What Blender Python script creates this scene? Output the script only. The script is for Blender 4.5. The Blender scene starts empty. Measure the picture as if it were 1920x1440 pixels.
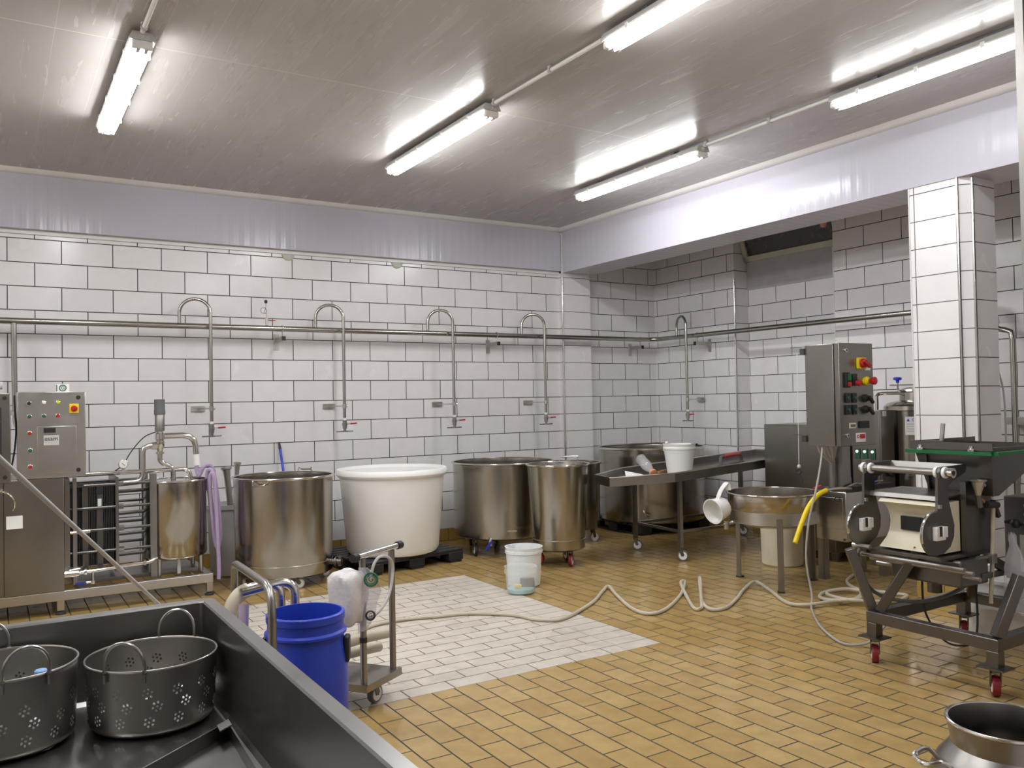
import bpy, bmesh, math, random
from mathutils import Vector, Matrix
random.seed(7)
R = math.radians
S = bpy.context.scene
COL = S.collection

# ------------------------------------------------------------------ camera
CAM = Vector((-0.1326, -8.1379, 1.4712))
YAW, PITCH, ROLL, FPX = 0.5547945, 0.0212655, -0.0189567, 1582.94
fw = Vector((math.sin(YAW) * math.cos(PITCH), math.cos(YAW) * math.cos(PITCH), math.sin(PITCH)))
rt = Vector((math.cos(YAW), -math.sin(YAW), 0))
up = rt.cross(fw)
rt2 = rt * math.cos(ROLL) + up * math.sin(ROLL)
up2 = -rt * math.sin(ROLL) + up * math.cos(ROLL)
cd = bpy.data.cameras.new('camera')
cd.sensor_width = 36
cd.lens = 36 * FPX / 1920
cd.clip_start = 0.02
cam = bpy.data.objects.new('camera', cd)
COL.objects.link(cam)
cam.matrix_world = Matrix((rt2, up2, -fw)).transposed().to_4x4()
cam.matrix_world.translation = CAM
S.camera = cam
# ------------------------------------------------------------------ world and exposure
W = bpy.data.worlds.new('room_world')
S.world = W
W.use_nodes = True
W.node_tree.nodes['Background'].inputs[0].default_value = (0.8, 0.85, 1, 1)
W.node_tree.nodes['Background'].inputs[1].default_value = 0.02
S.view_settings.view_transform = 'Standard'
S.view_settings.look = 'None'
S.view_settings.exposure = 0.0
S.view_settings.gamma = 1
S.view_settings.use_curve_mapping = False
S.cycles.max_bounces = 8
S.cycles.diffuse_bounces = 5
S.cycles.glossy_bounces = 4
S.cycles.transparent_max_bounces = 16
LAMP_EMIT = 57.0

# ------------------------------------------------------------------ materials
MATS = {}


def nodes(name):
    m = bpy.data.materials.new(name)
    m.use_nodes = True
    nt = m.node_tree
    b = nt.nodes['Principled BSDF']
    return m, nt, b


def lnk(nt, a, b):
    nt.links.new(a, b)


def math_node(nt, op, a, b=None):
    n = nt.nodes.new('ShaderNodeMath')
    n.operation = op
    for i, v in enumerate((a, b)):
        if v is None:
            continue
        if isinstance(v, (int, float)):
            n.inputs[i].default_value = v
        else:
            lnk(nt, v, n.inputs[i])
    return n.outputs[0]


def noise_val(nt, scale, lo, hi, detail=3, stretch=None):
    tc = nt.nodes.new('ShaderNodeTexCoord')
    n = nt.nodes.new('ShaderNodeTexNoise')
    n.inputs['Scale'].default_value = scale
    n.inputs['Detail'].default_value = detail
    if stretch:
        mp = nt.nodes.new('ShaderNodeMapping')
        mp.inputs['Scale'].default_value = stretch
        lnk(nt, tc.outputs['Object'], mp.inputs[0])
        lnk(nt, mp.outputs[0], n.inputs['Vector'])
    else:
        lnk(nt, tc.outputs['Object'], n.inputs['Vector'])
    r = nt.nodes.new('ShaderNodeMapRange')
    r.inputs['From Min'].default_value = 0.3
    r.inputs['From Max'].default_value = 0.7
    r.inputs['To Min'].default_value = lo
    r.inputs['To Max'].default_value = hi
    lnk(nt, n.outputs[0], r.inputs[0])
    return r.outputs[0]


def plain(name, col, rough=0.5, metal=0, spec=0.5, var=0.08, scale=6, bump=0, **kw):
    """A principled material whose colour and gloss vary a little with noise."""
    if name in MATS:
        return MATS[name]
    m, nt, b = nodes(name)
    b.inputs['Metallic'].default_value = metal
    b.inputs['Specular IOR Level'].default_value = spec
    mx = nt.nodes.new('ShaderNodeMix')
    mx.data_type = 'RGBA'
    lo = [max(0, c * (1 - var)) for c in col]
    hi = [min(1, c * (1 + var)) for c in col]
    mx.inputs[6].default_value = (*lo, 1)
    mx.inputs[7].default_value = (*hi, 1)
    lnk(nt, noise_val(nt, scale, 0, 1), mx.inputs[0])
    lnk(nt, mx.outputs[2], b.inputs['Base Color'])
    lnk(nt, noise_val(nt, scale * 1.7, rough * 0.85, min(1, rough * 1.15)), b.inputs['Roughness'])
    for k, v in kw.items():
        b.inputs[k.replace('_', ' ')].default_value = v
    if bump:
        bp = nt.nodes.new('ShaderNodeBump')
        bp.inputs['Strength'].default_value = bump
        bp.inputs['Distance'].default_value = 0.004
        lnk(nt, noise_val(nt, scale * 4, 0, 1), bp.inputs['Height'])
        lnk(nt, bp.outputs[0], b.inputs['Normal'])
    MATS[name] = m
    return m


def steel(name, col=(0.56, 0.54, 0.51), rough=0.27, stretch=(1, 1, 1), scale=5, bump=0.012, aniso=0.0, var=0.06):
    if name in MATS:
        return MATS[name]
    m, nt, b = nodes(name)
    b.inputs['Metallic'].default_value = 1
    b.inputs['Anisotropic'].default_value = aniso
    b.inputs['Anisotropic Rotation'].default_value = 0.0
    mx = nt.nodes.new('ShaderNodeMix')
    mx.data_type = 'RGBA'
    mx.inputs[6].default_value = (*[c * (1 - var) for c in col], 1)
    mx.inputs[7].default_value = (*[min(1, c * (1 + var * .6)) for c in col], 1)
    lnk(nt, noise_val(nt, scale, 0, 1, 4, stretch), mx.inputs[0])
    lnk(nt, mx.outputs[2], b.inputs['Base Color'])
    lnk(nt, noise_val(nt, scale * 2, rough * 0.92, rough * 1.1, 2, stretch), b.inputs['Roughness'])
    bp = nt.nodes.new('ShaderNodeBump')
    bp.inputs['Strength'].default_value = bump
    bp.inputs['Distance'].default_value = 0.01
    lnk(nt, noise_val(nt, scale * .8, 0, 1, 2, stretch), bp.inputs['Height'])
    lnk(nt, bp.outputs[0], b.inputs['Normal'])
    MATS[name] = m
    return m


def tiles(name, u, v, uo, vo, w, h, mortar, c1, c2, cm, rough, offset=0.5, bump=0.35, wet=0.0, spec=0.5):
    """Brick-bond tile from object coordinates. u, v: (axis, sign)."""
    m, nt, b = nodes(name)
    tc = nt.nodes.new('ShaderNodeTexCoord')
    sp = nt.nodes.new('ShaderNodeSeparateXYZ')
    lnk(nt, tc.outputs['Object'], sp.inputs[0])
    U = math_node(nt, 'MULTIPLY_ADD', sp.outputs[u[0]], u[1])
    U.node.inputs[2].default_value = uo
    V = math_node(nt, 'MULTIPLY_ADD', sp.outputs[v[0]], v[1])
    V.node.inputs[2].default_value = vo
    cb = nt.nodes.new('ShaderNodeCombineXYZ')
    lnk(nt, U, cb.inputs[0])
    lnk(nt, V, cb.inputs[1])
    br = nt.nodes.new('ShaderNodeTexBrick')
    br.offset = offset
    br.offset_frequency = 2
    br.squash = 1
    br.inputs['Scale'].default_value = 1
    br.inputs['Mortar Size'].default_value = mortar / 2
    br.inputs['Mortar Smooth'].default_value = 0.05
    br.inputs['Bias'].default_value = 0
    br.inputs['Brick Width'].default_value = w
    br.inputs['Row Height'].default_value = h
    br.inputs['Color1'].default_value = (*c1, 1)
    br.inputs['Color2'].default_value = (*c2, 1)
    br.inputs['Mortar'].default_value = (*cm, 1)
    lnk(nt, cb.outputs[0], br.inputs['Vector'])
    # soft mottling of the glaze
    mo = nt.nodes.new('ShaderNodeMix')
    mo.data_type = 'RGBA'
    mo.blend_type = 'MULTIPLY'
    mo.inputs[0].default_value = 1
    lnk(nt, br.outputs['Color'], mo.inputs[6])
    k = noise_val(nt, 9, 0.86 if wet else 0.975, 1.06 if wet else 1.02, 4)
    cc = nt.nodes.new('ShaderNodeCombineColor')
    for i in range(3):
        lnk(nt, k, cc.inputs[i])
    lnk(nt, cc.outputs[0], mo.inputs[7])
    lnk(nt, mo.outputs[2], b.inputs['Base Color'])
    if wet:
        r = noise_val(nt, 1.1, rough * (1 - wet), rough * (1 + wet * .8), 4)
    else:
        r = noise_val(nt, 3, rough * .8, rough * 1.25)
    rr = math_node(nt, 'MAXIMUM', r, math_node(nt, 'MULTIPLY', br.outputs['Fac'], 0.75))
    lnk(nt, rr, b.inputs['Roughness'])
    b.inputs['Specular IOR Level'].default_value = spec
    bp = nt.nodes.new('ShaderNodeBump')
    bp.inputs['Strength'].default_value = bump
    bp.inputs['Distance'].default_value = 0.003
    hgt = math_node(nt, 'ADD', math_node(nt, 'SUBTRACT', 1, br.outputs['Fac']), noise_val(nt, 14, 0, 0.22 if wet else 0.1))
    lnk(nt, hgt, bp.inputs['Height'])
    lnk(nt, bp.outputs[0], b.inputs['Normal'])
    MATS[name] = m
    return m


WT1, WT2, GRT = (0.77, 0.745, 0.745), (0.735, 0.71, 0.71), (0.05, 0.045, 0.042)
X_, Y_, Z_ = 0, 1, 2
M_wallA = tiles('white_tile_back', (X_, 1), (Z_, 1), 0, -0.12, .4, .2, .008, WT1, WT2, GRT, .22)
M_wallA2 = tiles('white_tile_alcove', (X_, 1), (Z_, 1), .013, -0.12, .4, .2, .008, WT1, WT2, GRT, .22)
M_wallB = tiles('white_tile_right', (Y_, -1), (Z_, 1), .178, -0.12, .4, .2, .008, WT1, WT2, GRT, .22)
M_niche = tiles('white_tile_niche', (Y_, -1), (Z_, 1), .058, -0.12, .4, .2, .008, WT1, WT2, GRT, .22)
M_wallB2 = tiles('white_tile_right_far', (Y_, -1), (Z_, 1), -.012, -0.12, .4, .2, .008, WT1, WT2, GRT, .22)
M_pil = tiles('white_tile_pilaster', (X_, 1), (Z_, 1), -.001, -0.12, 5, .2, .007, WT1, WT1, (.12, .11, .1), .22, 0)
M_colL = tiles('white_tile_pillar', (Y_, -1), (Z_, 1), -4.495 + 5, -0.12, 5, .2, .007, WT1, WT1, (.12, .11, .1), .22, 0)
M_colX = tiles('white_tile_pillar_face', (X_, 1), (Z_, 1), 2, -0.12, 50, .2, .007, WT1, WT1, (.12, .11, .1), .22, 0)
M_yel = tiles('yellow_floor_tile', (Y_, 1), (X_, 1), 0.11, -1.515 + .1283 * 60, .242, .1283, .0085,
              (.44, .305, .118), (.375, .245, .085), (.055, .04, .018), .16, .5, .3, .62)
M_whi = tiles('white_floor_tile', (X_, 1), (Y_, 1), .013, 4.235, .2565, .1245, .0085,
              (.60, .545, .475), (.565, .51, .44), (.16, .12, .08), .32, .5, .25, .4)
M_whiB = tiles('white_floor_border', (X_, 1), (Y_, 1), -3.055, 4.235, .2565, .1245, .007,
               (.60, .545, .475), (.565, .51, .44), (.16, .12, .08), .32, 0, .25, .4)
M_base = tiles('yellow_base_tile', (X_, 1), (Z_, 1), 0.05, 0, .242, .124, .007, (.40, .27, .08), (.36, .23, .06), (.07, .05, .02), .25, 0)
M_baseY = tiles('yellow_base_tile_side', (Y_, 1), (Z_, 1), 0.05, 0, .242, .124, .007, (.40, .27, .08), (.36, .23, .06), (.07, .05, .02), .25, 0)


def ceiling_mat():
    m, nt, b = nodes('glossy_ceiling_panel')
    tc = nt.nodes.new('ShaderNodeTexCoord')
    sp = nt.nodes.new('ShaderNodeSeparateXYZ')
    lnk(nt, tc.outputs['Object'], sp.inputs[0])
    fr = math_node(nt, 'FRACT', math_node(nt, 'DIVIDE', math_node(nt, 'ADD', sp.outputs[0], 10.08), 0.25))
    seam = math_node(nt, 'LESS_THAN', fr, 0.014)
    fy = math_node(nt, 'ABSOLUTE', math_node(nt, 'ADD', sp.outputs[1], 3.16))
    seam2 = math_node(nt, 'LESS_THAN', fy, 0.005)
    mx = nt.nodes.new('ShaderNodeMix')
    mx.data_type = 'RGBA'
    mx.inputs[6].default_value = (.435, .41, .39, 1)
    mx.inputs[7].default_value = (.40, .372, .348, 1)
    lnk(nt, noise_val(nt, 1.5, 0, 1, 5, (4, .4, 1)), mx.inputs[0])
    m2 = nt.nodes.new('ShaderNodeMix')
    m2.data_type = 'RGBA'
    m2.inputs[7].default_value = (.58, .56, .54, 1)
    lnk(nt, math_node(nt, 'MAXIMUM', math_node(nt, 'MULTIPLY', seam, .6), seam2), m2.inputs[0])
    lnk(nt, mx.outputs[2], m2.inputs[6])
    lnk(nt, m2.outputs[2], b.inputs['Base Color'])
    lnk(nt, noise_val(nt, 3, .20, .30, 5, (6, .5, 1)), b.inputs['Roughness'])
    b.inputs['Specular IOR Level'].default_value = .5
    bp = nt.nodes.new('ShaderNodeBump')
    bp.inputs['Strength'].default_value = .07
    bp.inputs['Distance'].default_value = .01
    h = math_node(nt, 'ADD', noise_val(nt, 5, 0, .35, 5, (7, .6, 1)), math_node(nt, 'MULTIPLY', seam, -.4))
    lnk(nt, h, bp.inputs['Height'])
    lnk(nt, bp.outputs[0], b.inputs['Normal'])
    return m


M_ceil = ceiling_mat()


def ribbed(name, axis):
    """Lilac-white plastic cladding with shallow upright ribs every ten centimetres."""
    m, nt, b = nodes(name)
    b.inputs['Base Color'].default_value = (.51, .49, .55, 1)
    b.inputs['Specular IOR Level'].default_value = .22
    lnk(nt, noise_val(nt, 2, .16, .22), b.inputs['Roughness'])
    tc = nt.nodes.new('ShaderNodeTexCoord')
    sp = nt.nodes.new('ShaderNodeSeparateXYZ')
    lnk(nt, tc.outputs['Object'], sp.inputs[0])
    w1 = math_node(nt, 'SINE', math_node(nt, 'MULTIPLY', sp.outputs[axis], 2 * math.pi / .1))
    w2 = math_node(nt, 'SINE', math_node(nt, 'MULTIPLY', sp.outputs[axis], 2 * math.pi / .033))
    h = math_node(nt, 'ADD', w1, math_node(nt, 'MULTIPLY', w2, .25))
    bp = nt.nodes.new('ShaderNodeBump')
    bp.inputs['Strength'].default_value = .5
    bp.inputs['Distance'].default_value = .0012
    lnk(nt, h, bp.inputs['Height'])
    lnk(nt, bp.outputs[0], b.inputs['Normal'])
    MATS[name] = m
    return m


M_beam = ribbed('lilac_white_panel', 0)
M_beamB = ribbed('lilac_white_panel_side', 1)
M_trim = plain('white_plastic_trim', (.72, .70, .68), .35, var=.03)
M_grey = plain('plain_grey_plaster', (.45, .43, .45), .6)
M_st = steel('brushed_steel', rough=.3)
M_stv = steel('vat_steel', (.43, .405, .36), rough=.19, stretch=(1, 1, .25), scale=7, bump=.02, aniso=.5, var=.06)
M_pipe = steel('pipe_steel', (.42, .40, .37), rough=.24)
M_stp = steel('polished_steel', (.66, .64, .61), rough=.16, bump=.008)
M_stw = steel('worn_steel', (.33, .315, .295), rough=.34, scale=9)
M_std = steel('dark_machine_steel', (.165, .155, .147), rough=.36, scale=8)
M_pan = steel('panel_steel', (.30, .285, .26), rough=.30, scale=3, stretch=(1, 1, .6), bump=.012)  # darker copy of the same steel, dim reflections put into its colour
M_sink = steel('sink_steel', (.31, .30, .285), rough=.33, scale=4, bump=.006)
M_bask = steel('basket_steel', (.44, .42, .395), rough=.36, scale=4, bump=.006)
M_wp = plain('white_plastic', (.80, .79, .77), .38, var=.03, scale=4)
M_tub = plain('white_polyethylene', (.86, .85, .83), .42, var=.03, scale=2, Subsurface_Weight=.15, Subsurface_Radius=(.02, .02, .015), Subsurface_Scale=.5)
M_cream = plain('cream_polyethylene', (.74, .68, .52), .5, var=.06)
M_creamh = plain('cream_hose', (.50, .45, .35), .45, var=.08)
M_blk = plain('black_plastic', (.015, .015, .017), .5)
M_blk2 = plain('black_rubber', (.03, .03, .03), .7)
M_blue = plain('blue_drum_plastic', (.018, .05, .46), .4, var=.06)
M_bluek = plain('blue_plastic', (.02, .04, .50), .35)
M_red = plain('red_plastic', (.45, .015, .02), .35)
M_redw = plain('red_wheel_rubber', (.20, .008, .014), .45)
M_yell = plain('yellow_plastic', (.85, .62, .01), .35)
M_green = plain('green_plastic', (.003, .12, .032), .4)
M_grn2 = plain('dark_green_button', (.02, .10, .06), .4)
M_lime = plain('lime_lamp', (.55, .65, .02), .3)
M_purp = plain('purple_hose', (.40, .31, .47), .4, var=.06)
M_gryp = plain('grey_plastic', (.12, .12, .12), .5)
M_lgry = plain('light_grey_plastic', (.50, .49, .47), .45)
M_teal = plain('teal_liquid', (.25, .52, .52), .15)
M_oran = plain('orange_plastic', (.70, .30, .12), .4)
M_bag = plain('thin_plastic_bag', (.72, .69, .69), .25, var=.1, bump=.5)
M_pink = plain('pink_bulb_glass', (.75, .35, .28), .3)
M_dglass = plain('dark_pane', (.035, .03, .03), .25)
M_winfr = plain('cream_window_frame', (.50, .49, .38), .45)
M_paper = plain('white_paper', (.8, .8, .78), .7)
M_wood = plain('tan_wood', (.40, .18, .06), .5)
M_baglogo = plain('green_print', (.01, .12, .05), .5)
M_silver = plain('label_silver', (.42, .42, .45), .35, metal=.6)


def clear(name, col, alpha, rough=.15):
    m, nt, b = nodes(name)
    b.inputs['Base Color'].default_value = (*col, 1)
    b.inputs['Roughness'].default_value = rough
    lnk(nt, noise_val(nt, 12, alpha * .9, min(1, alpha * 1.1)), b.inputs['Alpha'])
    return m


M_trans = clear('translucent_white_plastic', (.86, .88, .88), .22, .35)
M_trans2 = clear('milky_white_plastic', (.86, .87, .87), .86, .35)
M_clear = clear('clear_plastic', (.75, .75, .75), .30, .05)
M_film = clear('clear_plastic_film', (.62, .60, .62), .30, .15)


def glow(name, col, st):
    m, nt, b = nodes(name)
    b.inputs['Base Color'].default_value = (.8, .8, .8, 1)
    b.inputs['Emission Color'].default_value = (*col, 1)
    b.inputs['Emission Strength'].default_value = st
    return m


M_lamp = glow('lit_lamp_diffuser', (.97, .985, 1.0), LAMP_EMIT)
M_lampd = glow('lit_lamp_diffuser_dimmed', (.97, .985, 1.0), LAMP_EMIT * .42)  # turned down on purpose for the lamp closest to the pillar
M_led = glow('lit_button', (.8, 1, .9), 1.2)

# ------------------------------------------------------------------ mesh builder
ORG = {}


class MB:
    def __init__(s):
        s.v = []
        s.f = []
        s.mi = []

    def add(s, vs, fs, mi=0):
        o = len(s.v)
        s.v += [Vector(p) for p in vs]
        s.f += [tuple(i + o for i in f) for f in fs]
        s.mi += [mi] * len(fs)
        return s

    def box(s, x0, x1, y0, y1, z0, z1, mi=0):
        vs = [(x, y, z) for z in (z0, z1) for y in (y0, y1) for x in (x0, x1)]
        return s.add(vs, [(0, 2, 3, 1), (4, 5, 7, 6), (0, 1, 5, 4), (2, 6, 7, 3), (0, 4, 6, 2), (1, 3, 7, 5)], mi)

    def obox(s, c, u, v, w, a, b, d, mi=0):
        """Box about centre c with unit axes u, v, w and full sizes a, b, d."""
        c, u, v, w = map(Vector, (c, u, v, w))
        vs = [c + u * (i * a / 2) + v * (j * b / 2) + w * (k * d / 2) for k in (-1, 1) for j in (-1, 1) for i in (-1, 1)]
        return s.add(vs, [(0, 2, 3, 1), (4, 5, 7, 6), (0, 1, 5, 4), (2, 6, 7, 3), (0, 4, 6, 2), (1, 3, 7, 5)], mi)

    def bar(s, p, q, a, b=None, upv=(0, 0, 1), mi=0):
        p, q = Vector(p), Vector(q)
        d = (q - p)
        L = d.length
        d.normalize()
        u = Vector(upv)
        if abs(u.dot(d)) > .98:
            u = Vector((0, 1, 0))
        sd = d.cross(u).normalized()
        u = sd.cross(d).normalized()
        return s.obox((p + q) / 2, d, sd, u, L, a, b or a, mi)

    def rings(s, rs, closed=False, cap0=True, cap1=True, mi=0):
        n = len(rs[0])
        vs = [p for r in rs for p in r]
        fs = []
        m = len(rs)
        for i in range(m if closed else m - 1):
            a, b = i * n, ((i + 1) % m) * n
            for j in range(n):
                k = (j + 1) % n
                fs.append((a + j, a + k, b + k, b + j))
        if not closed:
            if cap0:
                fs.append(tuple(range(n - 1, -1, -1)))
            if cap1:
                fs.append(tuple(range((m - 1) * n, m * n)))
        return s.add(vs, fs, mi)

    def cyl(s, p, q, r, r2=None, n=20, mi=0):
        p, q = Vector(p), Vector(q)
        d = (q - p).normalized()
        u = Vector((1, 0, 0)) if abs(d.x) < .9 else Vector((0, 1, 0))
        a = d.cross(u).normalized()
        b = d.cross(a)
        r2 = r if r2 is None else r2
        rs = [[c + (a * math.cos(t) + b * math.sin(t)) * rr for t in [2 * math.pi * k / n for k in range(n)]] for c, rr in ((p, r), (q, r2))]
        return s.rings(rs, mi=mi)

    def lathe(s, c, prof, n=48, axis=(0, 0, 1), mi=0):
        """prof: (radius, height) pairs along axis from c; radius 0 closes to a point."""
        c = Vector(c)
        d = Vector(axis).normalized()
        u = Vector((1, 0, 0)) if abs(d.x) < .9 else Vector((0, 1, 0))
        a = u - d * u.dot(d)
        a.normalize()
        b = d.cross(a)
        rs = [[c + d * h + (a * math.cos(t) + b * math.sin(t)) * max(r, 1e-5) for t in [2 * math.pi * k / n for k in range(n)]] for r, h in prof]
        return s.rings(rs, cap0=prof[0][0] > 1e-4, cap1=prof[-1][0] > 1e-4, mi=mi)

    def tube(s, path, r, n=10, closed=False, sub=0, mi=0):
        P = [Vector(p) for p in path]
        if sub:
            P = smooth_path(P, sub, closed)
        rr = r if isinstance(r, (list, tuple)) else None
        m = len(P)
        T = []
        for i in range(m):
            if closed:
                t = P[(i + 1) % m] - P[i - 1]
            else:
                t = P[min(i + 1, m - 1)] - P[max(i - 1, 0)]
            if t.length < 1e-9:
                t = Vector((0, 0, 1))
            T.append(t.normalized())
        u = Vector((0, 0, 1)) if abs(T[0].z) < .9 else Vector((1, 0, 0))
        u = (u - T[0] * u.dot(T[0])).normalized()
        rs = []
        for i in range(m):
            u = u - T[i] * u.dot(T[i])
            if u.length < 1e-6:
                u = Vector((1, 0, 0))
            u.normalize()
            w = T[i].cross(u)
            ri = rr[min(len(rr) - 1, int(i * len(rr) / m))] if rr else r
            rs.append([P[i] + (u * math.cos(a) + w * math.sin(a)) * ri for a in [2 * math.pi * k / n for k in range(n)]])
        return s.rings(rs, closed=closed, mi=mi)

    def ring(s, c, R_, r, n=48, m=8, axis=(0, 0, 1), mi=0):
        d = Vector(axis).normalized()
        u = Vector((1, 0, 0)) if abs(d.x) < .9 else Vector((0, 1, 0))
        a = (u - d * u.dot(d)).normalized()
        b = d.cross(a)
        return s.tube([Vector(c) + (a * math.cos(t) + b * math.sin(t)) * R_ for t in [2 * math.pi * k / n for k in range(n)]], r, m, True, mi=mi)

    def prism(s, poly, axis, a, b, mi=0):
        """poly: 2-D outline in the two other axes (in xyz order), extruded from a to b along axis."""
        def P(q, t):
            l = [q[0], q[1]]
            l.insert(axis, t)
            return l
        n = len(poly)
        vs = [P(q, a) for q in poly] + [P(q, b) for q in poly]
        fs = [tuple(range(n - 1, -1, -1)), tuple(range(n, 2 * n))] + [(i, (i + 1) % n, (i + 1) % n + n, i + n) for i in range(n)]
        return s.add(vs, fs, mi)

    def ball(s, c, r, n=16, sc=(1, 1, 1), mi=0):
        c = Vector(c)
        rs = []
        for i in range(1, n // 2):
            ph = math.pi * i / (n // 2)
            rs.append([c + Vector((sc[0] * r * math.sin(ph) * math.cos(t), sc[1] * r * math.sin(ph) * math.sin(t), -sc[2] * r * math.cos(ph))) for t in [2 * math.pi * k / n for k in range(n)]])
        return s.rings(rs, mi=mi)

    def build(s, name, mat, parent=None, org=None, bev=0, ang=35, flat=False):
        o0 = Vector(org) if org is not None else (ORG[parent.name] if parent is not None else Vector((0, 0, 0)))
        me = bpy.data.meshes.new(name)
        me.from_pydata([p - o0 for p in s.v], [], s.f)
        mats = mat if isinstance(mat, (list, tuple)) else [mat]
        for q in mats:
            me.materials.append(q)
        if len(mats) > 1:
            me.polygons.foreach_set('material_index', s.mi)
        bm = bmesh.new()
        bm.from_mesh(me)
        bmesh.ops.recalc_face_normals(bm, faces=bm.faces)
        bm.to_mesh(me)
        bm.free()
        if not flat:
            me.polygons.foreach_set('use_smooth', [True] * len(me.polygons))
            me.set_sharp_from_angle(angle=R(ang))
        me.update()
        o = bpy.data.objects.new(name, me)
        COL.objects.link(o)
        if parent is not None:
            o.parent = parent
        else:
            o.location = o0
        ORG[o.name] = o0
        if bev:
            md = o.modifiers.new('edge', 'BEVEL')
            md.width = bev
            md.segments = 2
            md.limit_method = 'ANGLE'
            md.angle_limit = R(40)
            md.harden_normals = False
        return o


def smooth_path(P, sub, closed=False):
    out = []
    m = len(P)
    for i in range(m if closed else m - 1):
        p0 = P[i - 1] if (closed or i > 0) else P[0]
        p1, p2 = P[i], P[(i + 1) % m]
        p3 = P[(i + 2) % m] if (closed or i + 2 < m) else P[-1]
        for k in range(sub):
            t = k / sub
            out.append(0.5 * ((2 * p1) + (p2 - p0) * t + (2 * p0 - 5 * p1 + 4 * p2 - p3) * t * t + (3 * p1 - p0 - 3 * p2 + p3) * t ** 3))
    if not closed:
        out.append(P[-1])
    return out


def tag(o, label, cat, group=None, kind=None):
    o['label'] = label
    o['category'] = cat
    if group:
        o['group'] = group
    if kind:
        o['kind'] = kind
    return o


def thing(name, label, cat, loc, group=None):
    o = bpy.data.objects.new(name, None)
    o.empty_display_size = .1
    COL.objects.link(o)
    o.location = loc
    ORG[o.name] = Vector(loc)
    return tag(o, label, cat, group)


def struct(o):
    o['kind'] = 'structure'
    return o


def text_mesh(name, body, size, mat, parent, loc, xdir, ydir, depth=.001, org=None):
    cu = bpy.data.curves.new(name, 'FONT')
    cu.body = body
    cu.size = size
    cu.extrude = depth
    cu.align_x = 'CENTER'
    cu.align_y = 'CENTER'
    t = bpy.data.objects.new(name + '_tmp', cu)
    COL.objects.link(t)
    dg = bpy.context.evaluated_depsgraph_get()
    dg.update()
    me = bpy.data.meshes.new_from_object(t.evaluated_get(dg))
    bpy.data.objects.remove(t)
    xd, yd = Vector(xdir).normalized(), Vector(ydir).normalized()
    M = Matrix((xd, yd, xd.cross(yd))).transposed().to_4x4()
    M.translation = Vector(loc) - (ORG[parent.name] if parent else Vector((0, 0, 0)))
    me.transform(M)
    me.materials.clear()
    me.materials.append(mat)
    o = bpy.data.objects.new(name, me)
    COL.objects.link(o)
    if parent:
        o.parent = parent
        ORG[o.name] = ORG[parent.name]
    return o


def copy_tree(o, parent=None, loc=None):
    c = o.copy()
    COL.objects.link(c)
    if parent is not None:
        c.parent = parent
    if loc is not None:
        c.location = loc
    for ch in list(o.children):
        copy_tree(ch, c)
    return c


# ================================================================== the room
H = 3.48           # ceiling
XB = 7.086         # right wall
XBEAM = 5.58       # face of the beam over the pillar
ZB = 2.972         # underside of beams
PX0, PX1, PY0, PY1 = -2.85, 2.55, 0, 0

# floor: one mesh, the white tiled patch set into it
px0, px1, px2, py0, py1 = .235, 3.055, 3.311, -4.235, -1.745
m = MB()


def quad(x0, x1, y0, y1, mi):
    m.add([(x0, y0, 0), (x1, y0, 0), (x1, y1, 0), (x0, y1, 0)], [(0, 1, 2, 3)], mi)


quad(-3.2, 7.5, -9.6, py0, 0)
quad(-3.2, px0, py0, py1, 0)
quad(px2, 7.5, py0, py1, 0)
quad(-3.2, 7.5, py1, .3, 0)
quad(px0, px1, py0, py1, 1)
quad(px1, px2, py0, py1, 2)
struct(m.build('floor', [M_yel, M_whi, M_whiB], flat=True))
struct(MB().box(-3.2, 7.5, -9.6, .3, H, H + .1).build('ceiling', M_ceil, flat=True))
struct(MB().box(-3.2, XBEAM + .02, 0, .15, 0, H).build('wall_back', M_wallA, flat=True))
struct(MB().box(5.9, 7.5, .03, .15, 0, H).build('wall_alcove', M_wallA2, flat=True))
# pilaster at the corner
m = MB().box(XBEAM, 5.985, -.075, .06, 0, ZB + .02)
struct(m.build('pillar_corner', M_pil, flat=True))
# right wall: three stretches, the middle one set back under the window
m = MB()
m.box(XB, 7.45, -1.331, .03, 0, H, 0)
m.box(7.30, 7.45, -2.66, -1.331, 0, H, 1)
m.box(XB, 7.45, -9.6, -2.66, 0, H, 2)
wr = struct(m.build('wall_right', [M_wallB, M_niche, M_wallB2], flat=True))
# side of the step, tiled on its own grid
m = MB().box(XB + .001, 7.30, -1.334, -1.3305, 0, 2.9)
struct(m.build('wall_right_return', M_pil, flat=True))
struct(MB().box(-3.35, -3.2, -9.6, .15, 0, H).build('wall_left', M_wallB2, flat=True))
struct(MB().box(-3.35, 7.5, -9.75, -9.6, 0, H).build('wall_front', M_wallA, flat=True))
# near tiled wall end at the photo's edge with a steel corner strip
m = MB().box(1.800, 5.5, -7.45, -7.17, 0, H)
nw = struct(m.build('wall_near', tiles('white_tile_near', (Y_, 1), (Z_, 1), .1, .064, .4, .2, .006, WT1, WT2, GRT, .22), flat=True))
struct(MB().box(1.788, 1.806, -7.182, -7.164, 0, H).build('trim_near', M_stw))
# beams: lilac panels over back wall and over the pillar
m = MB()
m.box(-3.2, XBEAM, -.075, 0, ZB + .02, H)
struct(m.build('beam_back', M_beam, flat=True))
m = MB()
m.box(XBEAM, 6.03, -9.6, .03, ZB, H)
struct(m.build('beam_right', M_beamB, flat=True))
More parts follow.
